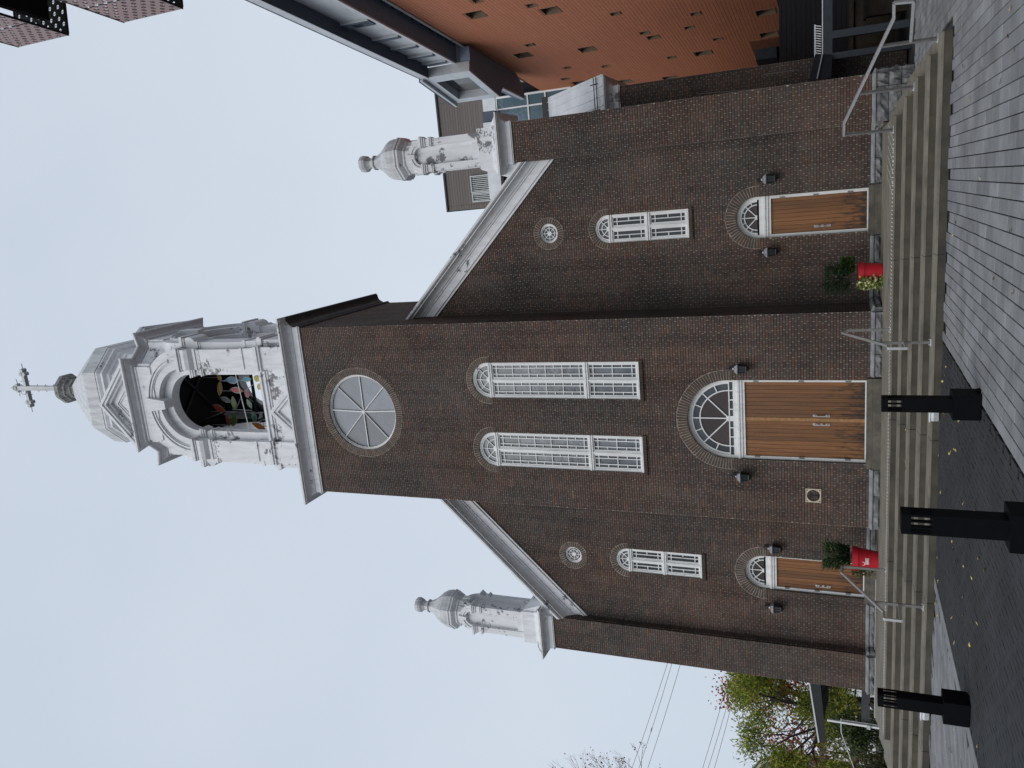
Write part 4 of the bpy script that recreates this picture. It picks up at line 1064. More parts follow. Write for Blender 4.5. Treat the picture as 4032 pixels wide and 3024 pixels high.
def clump(name, label, base, n, blade, spread, up, pal, width, rad, cat='plant', stems=6):
    t = thing(name, label, cat, base)
    B = np.array(base)
    th = rng.uniform(0, 2*PI, n); el = rng.uniform(.15, 1, n)
    P = B+np.stack([np.cos(th)*rad*rng.uniform(0, 1, n)**.5, np.sin(th)*rad*rng.uniform(0, 1, n)**.5, up*rng.uniform(.25, .95, n)], 1)
    D = np.stack([np.cos(th)*spread, np.sin(th)*spread, el], 1)+rng.normal(0, .22, (n, 3))
    o = link('foliage', leaf_mesh(P, D, blade*rng.uniform(.55, 1.1, n), width, cols(n, pal, .4)), t, -Vector(base)); o['kind'] = 'stuff'
    s = MB()
    for k in range(stems):
        a = 2*PI*k/stems; s.tube((base[0]+.04*math.cos(a), base[1]+.04*math.sin(a), base[2]), (base[0]+rad*.6*math.cos(a), base[1]+rad*.6*math.sin(a), base[2]+up*.75), .008, 5, .004)
    part('stem', s, M['bark'], t, stuff=True)
    return t
G1 = [(.035, .06, .022), (.05, .085, .03), (.07, .11, .05), (.02, .035, .014)]
clump('spiky_plant', 'spiky green grass plant in the lettered red pot', (LP[0]+.04, LP[1]-.02, LP[2]+.58), 900, .26, .9, .72, G1+[(.16, .19, .09)], .022, .27)
clump('dark_filler_plant', 'dark leafy filler plant under the grass of the left pot', (LP[0]+.12, LP[1]-.05, LP[2]+.57), 420, .10, .8, .38, [(.02, .035, .012), (.03, .05, .018), (.012, .02, .01)], .06, .22)
clump('spiky_plant', 'spiky dark green grass plant in the ivy covered red pot', (RP[0]-.10, RP[1], RP[2]+.48), 900, .24, .95, .80, [(.02, .038, .014), (.03, .055, .022), (.045, .075, .04), (.012, .02, .008)], .018, .27)
clump('leafy_plant', 'broad leaved green plant at the right side of the ivy pot', (RP[0]+.20, RP[1], RP[2]+.5), 300, .09, .8, .42, [(.04, .085, .015), (.025, .05, .012), (.06, .11, .02)], .07, .16)
def ivy(label, c, n, pal, a_rng, drop, r, hz, back=0):
    t = thing('trailing_ivy', label, 'ivy', (c[0], c[1], c[2]+hz))
    s = MB(); PP = []
    for k in range(n):
        a = random.uniform(*a_rng); L = random.uniform(.45, 1)*drop; out = r*random.uniform(.9, 1.12); p = Vector((c[0]+.6*r*math.cos(a), c[1]+.6*r*math.sin(a), c[2]+hz))
        q = Vector((c[0]+out*math.cos(a), c[1]+out*math.sin(a), c[2]+hz+.05)); s.tube(p, q, .004, 4)
        m = 7
        for j in range(m):
            d = L*(j+1)/m; q2 = Vector((c[0]+(out+.05*math.sin(d*5+k))*math.cos(a+.12*math.sin(j+k)), c[1]+(out+.05*math.sin(d*5+k))*math.sin(a+.12*math.sin(j+k)), max(.675, c[2]+hz+.05-d)))
            s.tube(q, q2, .0035, 4); q = q2
            for _ in range(3): PP.append(q+Vector((random.gauss(0, .03), random.gauss(0, .03), random.gauss(0, .02))))
    P = np.array([tuple(p) for p in PP]); D = rng.normal(0, 1, P.shape); D[:, 2] -= .4
    P[:, 2] = np.maximum(P[:, 2], .68)
    o = link('foliage', leaf_mesh(P, D, rng.uniform(.05, .085, len(P)), .06, cols(len(P), pal, .3)), t, -Vector((c[0], c[1], c[2]+hz))); o['kind'] = 'stuff'
    part('vine', s, M['bark'], t, stuff=True)
AR = math.atan2(CAM.y-RP[1], CAM.x-RP[0])
ivy('cream edged green ivy trailing over the red pot beside the tower', RP, 34, [(.50, .48, .20), (.22, .28, .07), (.10, .18, .04), (.62, .60, .34), (.30, .34, .10)], (AR-2.0, AR-.45), .62, .29, .50)
ivy('thin withered ivy hanging from the lettered red pot', LP, 9, [(.16, .13, .05), (.10, .10, .035), (.22, .20, .09)], (AV-1.75, AV-1.2), .55, .33, .58)

# ================================================================== WALL LANTERNS, VENT
def lantern(x, y, z, label, turn=0):
    """wall lantern: plate, scroll arm, roof, glazed cage, drop finial; z = top of the cage"""
    t = thing('wall_lantern', label, 'wall lantern', (x, y, z), 'black wall lanterns beside the church doors')
    Y = y-.17
    b = MB(); b.box(x-.05, x+.05, y-.015, y, z-.02, z+.24); part('wall_plate', b, M['ironblack'], t)
    b = MB(); pts = [(y-.01, z+.12), (y-.06, z+.22), (y-.12, z+.26), (Y, z+.22), (Y, z+.10)]
    for (a, c), (d, e) in zip(pts[:-1], pts[1:]): b.tube((x, a, c), (x, d, e), .011, 6)
    for k in range(10):
        t0, t1 = 2*PI*k/10, 2*PI*(k+1)/10; b.tube((x+.055*math.sin(t0), Y, z+.17+.055*math.cos(t0)), (x+.055*math.sin(t1), Y, z+.17+.055*math.cos(t1)), .009, 5)
    part('scroll_arm', b, M['ironblack'], t)
    def sq(r, zz): return [(x-r, Y-r, zz), (x+r, Y-r, zz), (x+r, Y+r, zz), (x-r, Y+r, zz)]
    b = MB(); b.loft([sq(.125, z-.012), sq(.13, z), sq(.075, z+.075), sq(.03, z+.10), sq(.018, z+.13)]); part('lantern_roof', b, M['lroof'], t)
    b = MB()
    for i in (-1, 1):
        for j in (-1, 1): b.bar((x+i*.098, Y+j*.098, z-.012), (x+i*.072, Y+j*.072, z-.20), .016, .016)
    b.loft([sq(.105, z-.03), sq(.105, z-.012)]); b.loft([sq(.08, z-.215), sq(.076, z-.20)])
    for i in (-1, 1): b.bar((x, Y+i*.098, z-.012), (x, Y+i*.072, z-.20), .008, .008); b.bar((x+i*.098, Y, z-.012), (x+i*.072, Y, z-.20), .008, .008)
    b.loft([sq(.078, z-.215), sq(.03, z-.27), sq(.012, z-.285)]); b.tube((x, Y, z-.28), (x, Y, z-.33), .012, 6); part('cage', b, M['ironblack'], t)
    b = MB(); b.loft([sq(.068, z-.20), sq(.093, z-.013)]); part('lantern_glass', b, M['glass_dark'], t)
M['lroof'] = plain('sky_sheen_lantern_roof', (.20, .20, .21), .35, .3, var=.5, scale=18)  # black roof greyed: reflections on its top painted into the colour
lantern(1.42, 0, 4.00, 'black wall lantern right of the main double door'); lantern(-1.49, 0, 4.00, 'black wall lantern left of the main double door')
lantern(6.05, WY, 3.36, 'black wall lantern right of the right side door'); lantern(4.19, WY, 3.36, 'black wall lantern left of the right side door')
lantern(-4.22, WY, 3.36, 'black wall lantern between the vent cover and the left side door'); lantern(-6.08, WY, 3.36, 'black wall lantern left of the left side door')
t = thing('wall_vent', 'square beige vent cover with round hole on brick left of main door', 'vent cover', (-1.97, 0, 2.21))
vx, vz, vh = -1.97, 2.21, .185
b = MB(); N_ = 32; i0 = 0                                # square plate with a round hole
for k in range(N_):
    a0, a1 = 2*PI*k/N_+PI/4, 2*PI*(k+1)/N_+PI/4
    def sqp(a): m = max(abs(math.cos(a)), abs(math.sin(a))); return vx+vh*math.cos(a)/m, vz+vh*math.sin(a)/m
    r = .158
    (ax, az), (bx, bz) = sqp(a0), sqp(a1); c0, d0 = (vx+r*math.cos(a0), vz+r*math.sin(a0)), (vx+r*math.cos(a1), vz+r*math.sin(a1))
    b.face([(ax, -.028, az), (bx, -.028, bz), (d0[0], -.028, d0[1]), (c0[0], -.028, c0[1])]); b.face([(c0[0], -.028, c0[1]), (d0[0], -.028, d0[1]), (d0[0], .0, d0[1]), (c0[0], .0, c0[1])]); b.face([(ax, -.028, az), (ax, .0, az), (bx, .0, bz), (bx, -.028, bz)])
b.box(vx-vh-.005, vx+vh+.005, -.033, 0, vz+vh-.014, vz+vh+.006)
part('plate', b, M['beige'], t)
for i in (-1, 1):
    for j in (-1, 1):
        s = MB(); s.tube((vx+i*.15, -.034, vz+j*.15), (vx+i*.15, -.02, vz+j*.15), .014, 8); part('screw', s, M['ironblack'], t)
b = MB(); b.box(vx-.006, vx+.006, -.02, -.006, vz-.15, vz+.15); b.box(vx-.13, vx+.13, -.018, -.006, vz-.10, vz-.088); b.box(vx-.13, vx+.13, -.018, -.006, vz+.07, vz+.082); part('grille', b, M['ironblack'], t)

# ================================================================== GLASS LEAF SCULPTURE IN THE BELFRY
t = thing('glass_leaf_sculpture', 'stained glass leaves on thin rods hanging inside the belfry arch', 'sculpture', (0, 2.2, 20.0))
GL = [((.76, 23.30), (.49, 23.18), (.30, .18, .02), 'amber glass leaf'), ((.49, 23.22), (-.10, 23.40), (.30, .18, .02), 'amber glass leaf'), ((.53, 22.97), (.51, 22.30), (.05, .22, .36), 'blue glass leaf'), ((.53, 22.20), (.57, 21.72), (.03, .30, .42), 'bright blue glass leaf'),
      ((.16, 22.83), (.11, 22.20), (.40, .03, .02), 'red glass leaf'), ((.06, 22.16), (-.07, 21.92), (.30, .03, .05), 'crimson glass leaf'), ((-.15, 23.39), (-.33, 22.85), (.08, .10, .12), 'smoky glass leaf'), ((-.09, 22.75), (-.65, 22.76), (.10, .17, .03), 'olive glass leaf'), ((-.76, 22.78), (-1.30, 22.99), (.07, .13, .02), 'dark green glass leaf'),
      ((-.19, 22.1), (-.58, 21.94), (.08, .22, .13), 'jade glass leaf'), ((-.71, 21.88), (-1.10, 21.92), (.04, .18, .10), 'emerald glass leaf'), ((-.45, 23.81), (-.73, 23.22), (.33, .06, .03), 'rust red glass leaf'), ((-.82, 23.17), (-1.31, 23.17), (.25, .05, .03), 'dark orange glass leaf'), ((-1.14, 22.05), (-1.38, 21.45), (.55, .16, .03), 'bright orange glass leaf'),
      ((.67, 21.6), (.50, 21.36), (.65, .55, .03), 'lemon yellow glass leaf'), ((.41, 21.36), (.15, 21.49), (.60, .50, .05), 'pale yellow glass leaf')]
for k, ((xa, za), (xb, zb_), c, lab) in enumerate(GL):
    key = 'lg%d' % k; m = plain(lab.replace(' ', '_'), tuple(v*.6 for v in c), .3, var=.45, scale=9, spec=.25)
    A, B = Vector((xa, 2.2, za)), Vector((xb, 2.2, zb_)); d = B-A; L = d.length; d.normalize(); s = Vector((-d.z, 0, d.x)); w = .10+.02*(k % 3)
    def outline(ww, e):
        return [tuple(A+d*L*u+s*ww*math.sin(PI*min(1, max(0, u)))**.8*sg) for u, sg in [(q/8, 1) for q in range(9)]+[(1-q/8, -1) for q in range(1, 8)]]
    b = MB(); b.prism(outline(w, 0), (0, .012, 0)); b.move((0, .004, 0)); lead = part('lead_edge', b, M['galv'], t)
    b = MB(); b.prism(outline(w-.02, 0), (0, .03, 0)); b.move((0, -.006, 0)); part('glass_leaf', b, m, t, label=lab)
b = MB()
for (p, q) in (((.62, 23.25), (.62, 24.1)), ((.49, 23.2), (.5, 22.1)), ((-.72, 23.2), (-.75, 21.6)), ((-.70, 23.25), (-1.1, 24.5)), ((-.72, 22.8), (-.2, 22.4)), ((-.72, 22.8), (-.72, 23.95)), ((-.65, 21.95), (-.62, 22.9)), ((.08, 22.2), (.35, 21.7)), ((.1, 22.8), (.1, 23.3)), ((-1.25, 22.9), (-1.25, 24.0)), ((.55, 21.5), (.5, 20.0)), ((-.72, 21.7), (-.72, 20.0)), ((-1.25, 21.6), (-1.25, 20.0))):
    b.tube((p[0], 2.22, p[1]), (q[0], 2.22, q[1]), .014, 5)
part('rod', b, M['galv'], t, stuff=True)

# ================================================================== RIGHT SIDE: TERRACOTTA BUILDING
AO = math.radians(6.2); Du = Vector((-math.sin(AO), math.cos(AO), 0)); Nu = Vector((math.cos(AO), math.sin(AO), 0)); OW = Vector((14, 0, 0))
def L(o, a, z): v = OW+Nu*o+Du*a; return (v.x, v.y, z)            # offset from the wall (+ = inside), along, height
def lbox(mb, o0, o1, a0, a1, z0, z1):
    i = len(mb.v); mb.v += [L(o0,a0,z0), L(o1,a0,z0), L(o1,a1,z0), L(o0,a1,z0), L(o0,a0,z1), L(o1,a0,z1), L(o1,a1,z1), L(o0,a1,z1)]
    mb.f += [[i+k for k in q] for q in ((3,2,1,0),(4,5,6,7),(0,1,5,4),(1,2,6,5),(2,3,7,6),(3,0,4,7))]
orange = thing('terracotta_building', 'long orange terracotta clad building with small square windows right of church', 'building', L(0, 10, 0))
OB = -Vector(L(0, 10, 0))
WB, WS = .36, .19
wins = [(8.98,14.3,1),(7.69,13.65,0),(9.12,12.11,0),(10.01,11.68,1),(11.63,9.6,0),(13.27,6.84,0),(14.87,7.35,0),(14.56,9.14,0),(15.36,8.95,2),(13.58,13.89,0),(14.82,14.66,1),(15.53,11.91,1),(18.86,8.88,0),(18.99,7.42,1),(17.89,13.64,0),(18.63,11.97,0),(19.79,14.36,0),(20.97,14.02,1),(22.04,11.91,1),(22.63,9.68,1),(14.56,4.33,1),(17.13,6.53,0),(17.66,4.46,1)]
HS = {0: .185, 1: .36, 2: .25}
holes = [rect_hole(a-HS[k], a+HS[k], z-HS[k], z+HS[k]) for a, z, k in wins]
bt = lambda n, P=None: np.array([(.54, .205, .110)])*rng.uniform(.965, 1.035, (n, 1))
def oc_cells():
    c, s = course_cells(3.84, 16.28, .138, 1.35, holes, lambda z: (1.0, 24.0), stack=True)
    return [q for q in c], s
c, s = oc_cells()
def big_boards(A, pos):
    d = np.abs(A[:, 0]-9)+(16.3-A[:, 2])*.4; d[(A[:, 0] < 6)] += 50; d[A[:, 4] < .5] = 1e9
    t_ = np.zeros(len(A), bool); t_[np.argsort(d)[:280]] = True; return t_
# local frame of the wall: its boards run along Du
wall_from_cells('board_wall', orange, tuple(Vector(L(0, 0, 0))), tuple(Du), tuple(-Nu), c, s, M['board'], M['boardgap'], M['boardgap'], gap=.010, depth=.05, tint=bt, recess=.012, bedrec=.016, proud=.0008, singles=None, piece='board')
for a, z, k in wins:
    h = HS[k]; b = MB(); d = .22
    for (a0, a1, z0, z1) in ((a-h-.012, a-h, z-h, z+h), (a+h, a+h+.012, z-h, z+h), (a-h-.012, a+h+.012, z+h, z+h+.012), (a-h-.012, a+h+.012, z-h-.012, z-h)): lbox(b, -.012, d+.06, a0, a1, z0, z1)
    w = part('window', b, M['bwood'] if 'bwood' in M else M['earthwall'], orange)
    p = MB(); lbox(p, d, d+.02, a-h, a+h, z-h, z+h); part('pane', p, M['glass_dark'], w, (0, 0, 0))
    f = MB(); lbox(f, d-.04, d, a-h, a-h+.05, z-h, z+h); lbox(f, d-.04, d, a-h+.05, a+h, z+h-.05, z+h); part('sash', f, M['tilecap'], w, (0, 0, 0))
b = MB(); lbox(b, .3, 9, 1.0, 24, 3.9, 18.2); part('building_core', b, M['pit'], orange)
b = MB(); lbox(b, -.02, 6, .5, 24, 3.70, 3.84); part('soffit', b, M['siding'], orange)
# upper storey: clerestory strip, projecting band of corrugated metal, roof overhang
b = MB(); lbox(b, -.05, .3, 1, 19, 16.30, 16.42); part('sill_band', b, M['palemetal'], orange)
b = MB(); lbox(b, .10, .14, 1, 19, 16.42, 16.62); part('clerestory_glass', b, M['glass_dark'], orange)
b = MB()
for k in range(26): lbox(b, -.02, .12, 1+k*.72, 1.07+k*.72, 16.42, 16.62)
part('clerestory_mullion', b, M['tilecap'], orange, stuff=True)
b = MB(); lbox(b, -.70, .2, 1, 12.0, 16.62, 16.70); part('overhang_soffit', b, M['soffit_blue'], orange)
b = MB(); lbox(b, -.76, -.70, 1, 11.9, 16.60, 16.76); part('overhang_fascia', b, M['palemetal'], orange)
b = MB()                                               # corrugated wall
n_ = 130; a0 = 1.0
for k in range(n_):
    a = a0+k*(10.9/n_); w = 10.9/n_; z0, z1 = 16.76, 17.9
    q = [(-.70, a), (-.70, a+w*.4), (-.665, a+w*.5), (-.665, a+w*.9), (-.70, a+w)]
    for (o0, x0), (o1, x1) in zip(q[:-1], q[1:]): b.face([L(o0, x0, z0), L(o1, x1, z0), L(o1, x1, z1), L(o0, x0, z1)])
part('corrugated_siding', b, M['palemetal'], orange)
for k, (a, w) in enumerate(((5.35, .5), (7.4, .22), (8.75, .22), (10.1, .22), (11.25, .16))):
    b = MB(); lbox(b, -.80, -.66, a, a+w, 16.76, 17.9); part('panel_joint', b, M['darkmetal'], orange)
    b = MB(); lbox(b, -.79, -.66, a-.05, a, 16.76, 17.9); part('cover_strip', b, M['palemetal'], orange)
b = MB(); lbox(b, -.80, -.69, 5.45, 5.78, 16.85, 17.55); part('louvre_window', b, M['glass_dark'], orange)
b = MB(); lbox(b, -1.19, .4, .5, 11.75, 17.88, 17.95); part('roof_soffit', b, M['darkmetal'], orange)
b = MB(); lbox(b, -1.21, -1.19, .5, 11.78, 17.86, 18.20); lbox(b, -1.19, .5, .5, 11.78, 18.0, 18.20); part('roof_fascia', b, M['palemetal'], orange)
b = MB(); lbox(b, -1.22, 8, .5, 11.8, 18.20, 18.235); part('roof_edge', b, M['darkmetal'], orange)
# splayed bay with the big slanting window
BA, BB = (-1.17, 11.75), (-1.60, 14.93)
dv = Vector((BB[0]-BA[0], BB[1]-BA[1])); dl = dv.length; dv.normalize()
def Q(s_, dep, z): o = BA[0]+dv.x*s_+dv.y*dep; a = BA[1]+dv.y*s_-dv.x*dep; return L(o, a, z)
def qbox(mb, s0, s1, d0, d1, z0, z1):
    i = len(mb.v); mb.v += [Q(s0,d0,z0), Q(s1,d0,z0), Q(s1,d1,z0), Q(s0,d1,z0), Q(s0,d0,z1), Q(s1,d0,z1), Q(s1,d1,z1), Q(s0,d1,z1)]
    mb.f += [[i+k for k in q] for q in ((3,2,1,0),(4,5,6,7),(0,1,5,4),(1,2,6,5),(2,3,7,6),(3,0,4,7))]
zb0, zb1 = 15.95, 18.12
bay = MB(); qbox(bay, 0, dl, -.0, .42, zb0, zb0+.32); qbox(bay, 0, dl, 0, .42, zb1-.30, zb1); qbox(bay, 0, .62, 0, .42, zb0+.32, zb1-.30); qbox(bay, dl-.42, dl, 0, .42, zb0+.32, zb1-.30)
bw = part('bay_window', bay, M['palemetal'], orange)
p = MB(); qbox(p, .62, dl-.42, .34, .36, zb0+.32, zb1-.30); part('pane', p, M['glass_bay'] if 'glass_bay' in M else M['glass_corner'], bw, (0, 0, 0))
b = MB(); qbox(b, .60, .70, .1, .34, zb0+.32, zb1-.3); qbox(b, .7, dl-.42, .1, .34, zb0+.30, zb0+.40); part('sash', b, M['tilecap'], bw, (0, 0, 0))
b = MB(); qbox(b, -.02, dl+.10, -.14, .6, zb1+.02, zb1+.16); part('bay_roof_edge', b, M['palemetal'], orange)
b = MB(); qbox(b, -.04, dl+.12, -.16, .6, zb1+.16, zb1+.19); part('roof_edge', b, M['darkmetal'], orange)
b = MB(); b.prism([L(-.17, 11.8, zb0-.02), L(-1.12, 11.9, zb0-.02), L(-1.55, 14.90, zb0-.02), L(-1.10, 15.35, zb0-.02), L(-1.06, 18.05, zb0-.02), L(-.55, 18.0, zb0-.02), L(-.10, 17.0, zb0-.02)], (0, 0, .45)); part('bay_soffit', b, M['soffit_blue'], orange)
b = MB(); b.prism([L(-1.10, 15.35, zb0-.03), L(-1.16, 15.35, zb0-.03), L(-1.12, 18.05, zb0-.03), L(-1.06, 18.05, zb0-.03)], (0, 0, .2)); part('fin', b, M['palemetal'], orange)
# glazed end wall facing the street
GY = 21.4
g_ = MB(); g_.box(7.0, 11.75, GY, GY+.05, 14.6, 19.0); gw = part('glazed_wall', g_, M['tilecap'], orange)
for x0, x1 in ((7.0, 8.5), (8.56, 9.96), (10.02, 11.02), (11.08, 11.6)):
    for z0, z1 in ((14.7, 16.05), (16.13, 17.05), (17.13, 18.85)):
        p = MB(); p.box(x0, x1, GY-.03, GY-.01, z0, z1); part('pane', p, M['glass_corner'], gw, (0, 0, 0))
b = MB()
for x in (8.53, 9.99, 11.05): b.box(x-.04, x+.04, GY-.09, GY-.03, 14.65, 18.9)
for z in (14.65, 16.09, 17.09, 18.9): b.box(7.0, 11.66, GY-.08, GY-.03, z-.035, z+.035)
b.box(11.6, 11.7, GY-.1, GY, 14.65, 18.9); part('mullion', b, M['white'], gw, (0, 0, 0))
b = MB(); b.box(6.5, 11.0, GY-.5, GY+.4, 18.92, 19.6); part('end_fascia', b, M['darkmetal'], orange); b = MB(); b.box(6.4, 10.4, GY-.75, GY-.5, 18.75, 19.5); part('end_parapet', b, M['palemetal'], orange)
# dark ground floor under the overhang
b = MB(); lbox(b, 4.2, 4.4, 0, 26, -.04, 3.75); part('ground_floor_wall', b, M['pit'], orange)
b = MB(); lbox(b, -.04, .3, 18.2, 24, 3.2, 5.35); part('lower_panel', b, M['lowpanel'], orange)
b = MB(); lbox(b, -.5, .0, 19.6, 21.3, 4.3, 5.2); part('vent_box', b, M['bluemetal'], orange)
# small white notice on the dark wall
b = MB(); lbox(b, 4.14, 4.19, 15.2, 15.45, 2.5, 2.75); part('notice', b, M['white'], orange)

# brown clad rooftop block behind
brown = thing('brown_building', 'taupe clad rooftop block with louvres behind the right pinnacle', 'building', (9, 30, 0))
c, s = course_cells(17, 24.6, .175, 3.1, [], lambda z: (5.91, 14.0), stack=True)
wall_from_cells('cladding_wall', brown, (0, 25.6, 0), (1, 0, 0), (0, -1, 0), [(p[0], p[1], p[2], p[3], p[4]) for p in c], s, M['clad'], M['cladgap'], M['cladgap'], gap=.014, depth=.05, tint=lambda n, P=None: np.array([(.155, .130, .120)])*rng.uniform(.94, 1.06, (n, 1)), recess=.01, bedrec=.02, piece='panel')
for o in brown.children: o.location = -Vector((9, 30, 0))
b = MB(); b.box(5.91, 14, 25.66, 34, 0, 24.58); part('block_core', b, M['clad2'] if 'clad2' in M else M['tilecap'], brown)
b = MB(); b.box(5.86, 14.05, 25.5, 34.05, 24.58, 24.68); part('coping', b, M['tilecap'], brown)
for (x0, x1, z0, z1) in ((6.95, 7.85, 21.6, 22.75), (6.38, 6.80, 21.55, 22.72)):
    b = MB()
    for (a0, a1, q0, q1) in ((x0-.06, x0, z0-.06, z1+.06), (x1, x1+.06, z0-.06, z1+.06), (x0, x1, z0-.06, z0), (x0, x1, z1, z1+.06)): b.box(a0, a1, 25.44, 25.6, q0, q1)
    lv = part('louvre_grille', b, M['paleplastic'], brown)
    bb = MB(); bb.box(x0, x1, 25.585, 25.6, z0, z1); part('grille_back', bb, M['pit'], lv, (0, 0, 0))
    n_ = round((x1-x0)/.115)
    for k in range(n_):
        sl = MB(); xx = x0+(x1-x0)*(k+.5)/n_; sl.box(xx-.024, xx+.024, 25.50, 25.57, z0, z1); part('slat', sl, M['paleplastic'], lv, (0, 0, 0))
b = MB()
for k in range(2): b.tube((9.55+.24*k, 25.6, 22.95), (9.55+.24*k, 25.35, 22.95), .10, 12); b.tube((9.55+.24*k, 25.36, 22.95), (9.55+.24*k, 25.3, 22.88), .12, 12)
part('security_light', b, M['galv'], brown)
b = MB(); b.box(4.6, 13, 24.3, 25.4, 20.2, 21.0); b.prism([(4.6, 24.3, 20.2), (5.6, 24.3, 20.2), (5.6, 24.3, 21.0), (5.35, 24.3, 21.0)], (0, 1, 0)) if False else None
part('white_parapet', b, M['palemetal'], brown)

# set-back aisle of the church with its white metal roof
c, s = course_cells(0.02, 7.72, CH, CL, [], lambda z: (P2, 9.15))
wall_from_cells('aisle_wall', church, (0, 4.0, 0), (1, 0, 0), (0, -1, 0), c, s, M['brick'], M['mortar'], M['bedjoint'], bed=.0145)
b = MB(); b.box(P2, 9.145, 4.02, 30, 0, 7.9); part('aisle_core', b, M['brick_dark'], church)
cornice('aisle_cornice', [(P2+.02, 4.0), (9.15, 4.0), (9.15, 29)], 7.70, .34, .45, closed=False)
b = MB(); nr = 5
b.prism([(P2-.1, 3.72, 8.13), (9.52, 3.72, 8.16), (9.62, 8.0, 11.36), (P2-.1, 8.0, 11.36)], (0, .02, -.04))
rf = part('aisle_roof', b, M['whiteroof'], church)
for k in range(5):
    sm = MB(); x = P2+.12+k*.27; sm.bar((x, 3.72, 8.17), (x, 8.0, 11.38), .022, .035, up=(0, -1, 1)); part('standing_seam', sm, M['whiteroof'], rf, (0, 0, 0))
b = MB()
for zz in (0, .1): b.tube((P2+.05, 4.0+.35*zz*3, 8.42+zz*1.1), (9.5, 4.0+.35*zz*3, 8.42+zz*1.1), .014, 6)
for k in range(2): b.bar((P2+.3+.75*k, 3.98, 8.30), (P2+.3+.75*k, 4.2, 8.66), .03, .03)
part('snow_guard', b, M['ironblack'], rf, (0, 0, 0))
b = MB(); b.box(P2-.1, 9.66, 8.0, 8.1, 11.2, 11.6); part('roof_flashing', b, M['tilecap'], church)
b = MB(); b.tube((8.62, 3.96, 5.4), (8.50, 3.96, 2.9), .012, 5); b.tube((8.9, 3.96, 3.6), (8.9, 3.96, 2.7), .010, 5); part('wall_conduit', b, M['galv'], church)

# ---- perforated screen boxes on the tall block, upper right
def perf(name, c, back):
    m, nt, bs = newmat(name)
    uv = nt.nodes.new('ShaderNodeUVMap'); sp = nt.nodes.new('ShaderNodeSeparateXYZ'); nt.links.new(uv.outputs['UV'], sp.inputs[0])
    def mth(op, a, b=None):
        n = nt.nodes.new('ShaderNodeMath'); n.operation = op
        for i, v in enumerate((a, b)):
            if v is None: continue
            if hasattr(v, 'is_output'): nt.links.new(v, n.inputs[i])
            else: n.inputs[i].default_value = v
        return n.outputs[0]
    P_ = .30
    row = mth('FLOOR', mth('DIVIDE', sp.outputs['Y'], P_*.5)); sh = mth('MULTIPLY', mth('MODULO', mth('ABSOLUTE', row), 2.0), P_*.5)
    fx = mth('SUBTRACT', mth('FRACT', mth('DIVIDE', mth('ADD', sp.outputs['X'], sh), P_)), .5)
    fy = mth('MULTIPLY', mth('SUBTRACT', mth('FRACT', mth('DIVIDE', sp.outputs['Y'], P_*.5)), .5), .5)
    d = mth('SQRT', mth('ADD', mth('MULTIPLY', fx, fx), mth('MULTIPLY', fy, fy)))
    ang = mth('ARCTAN2', fy, fx); pet = mth('ABSOLUTE', mth('SINE', mth('MULTIPLY', ang, 2.0)))
    hole = mth('MULTIPLY', mth('MULTIPLY', mth('LESS_THAN', d, .20), mth('GREATER_THAN', d, .045)), mth('GREATER_THAN', pet, .22))
    bs.inputs['Base Color'].default_value = (*c, 1); bs.inputs['Roughness'].default_value = .55
    tr = nt.nodes.new('ShaderNodeBsdfTransparent'); mx = nt.nodes.new('ShaderNodeMixShader'); nt.links.new(hole, mx.inputs[0]); nt.links.new(bs.outputs[0], mx.inputs[1]); nt.links.new(tr.outputs[0], mx.inputs[2])
    nt.links.new(mx.outputs[0], nt.nodes['Material Output'].inputs['Surface']); return m
M['pink'] = perf('pink_perforated_metal', (.36, .245, .235), False); M['pinkshade'] = perf('shaded_back_of_screen', (.012, .011, .011), True)  # near-black back sheets: the shade inside the boxes is painted in
OS = -3.0
def sheet(o0, a0, o1, a1, z0, z1, mat, name, parent):
    mb = MB(); mb.face([L(o0, a0, z0), L(o1, a1, z0), L(o1, a1, z1), L(o0, a0, z1)])
    me = mb.mesh(name, mat); w = math.hypot(o1-o0, a1-a0); uv = me.uv_layers.new(name='UVMap')
    for k, (x, y) in enumerate(((0, 0), (w, 0), (w, z1-z0), (0, z1-z0))): uv.data[k].uv = (x+.06, y+.09)
    return link(name, me, parent)
tower_blk = thing('apartment_block', 'tall apartment block just outside the frame carrying the perforated screens', 'building', L(-.6, -8, 0))
b = MB(); lbox(b, -.6, 9, -14, -3.75, -.04, 29); part('block_wall', b, M['tilecap'], tower_blk)
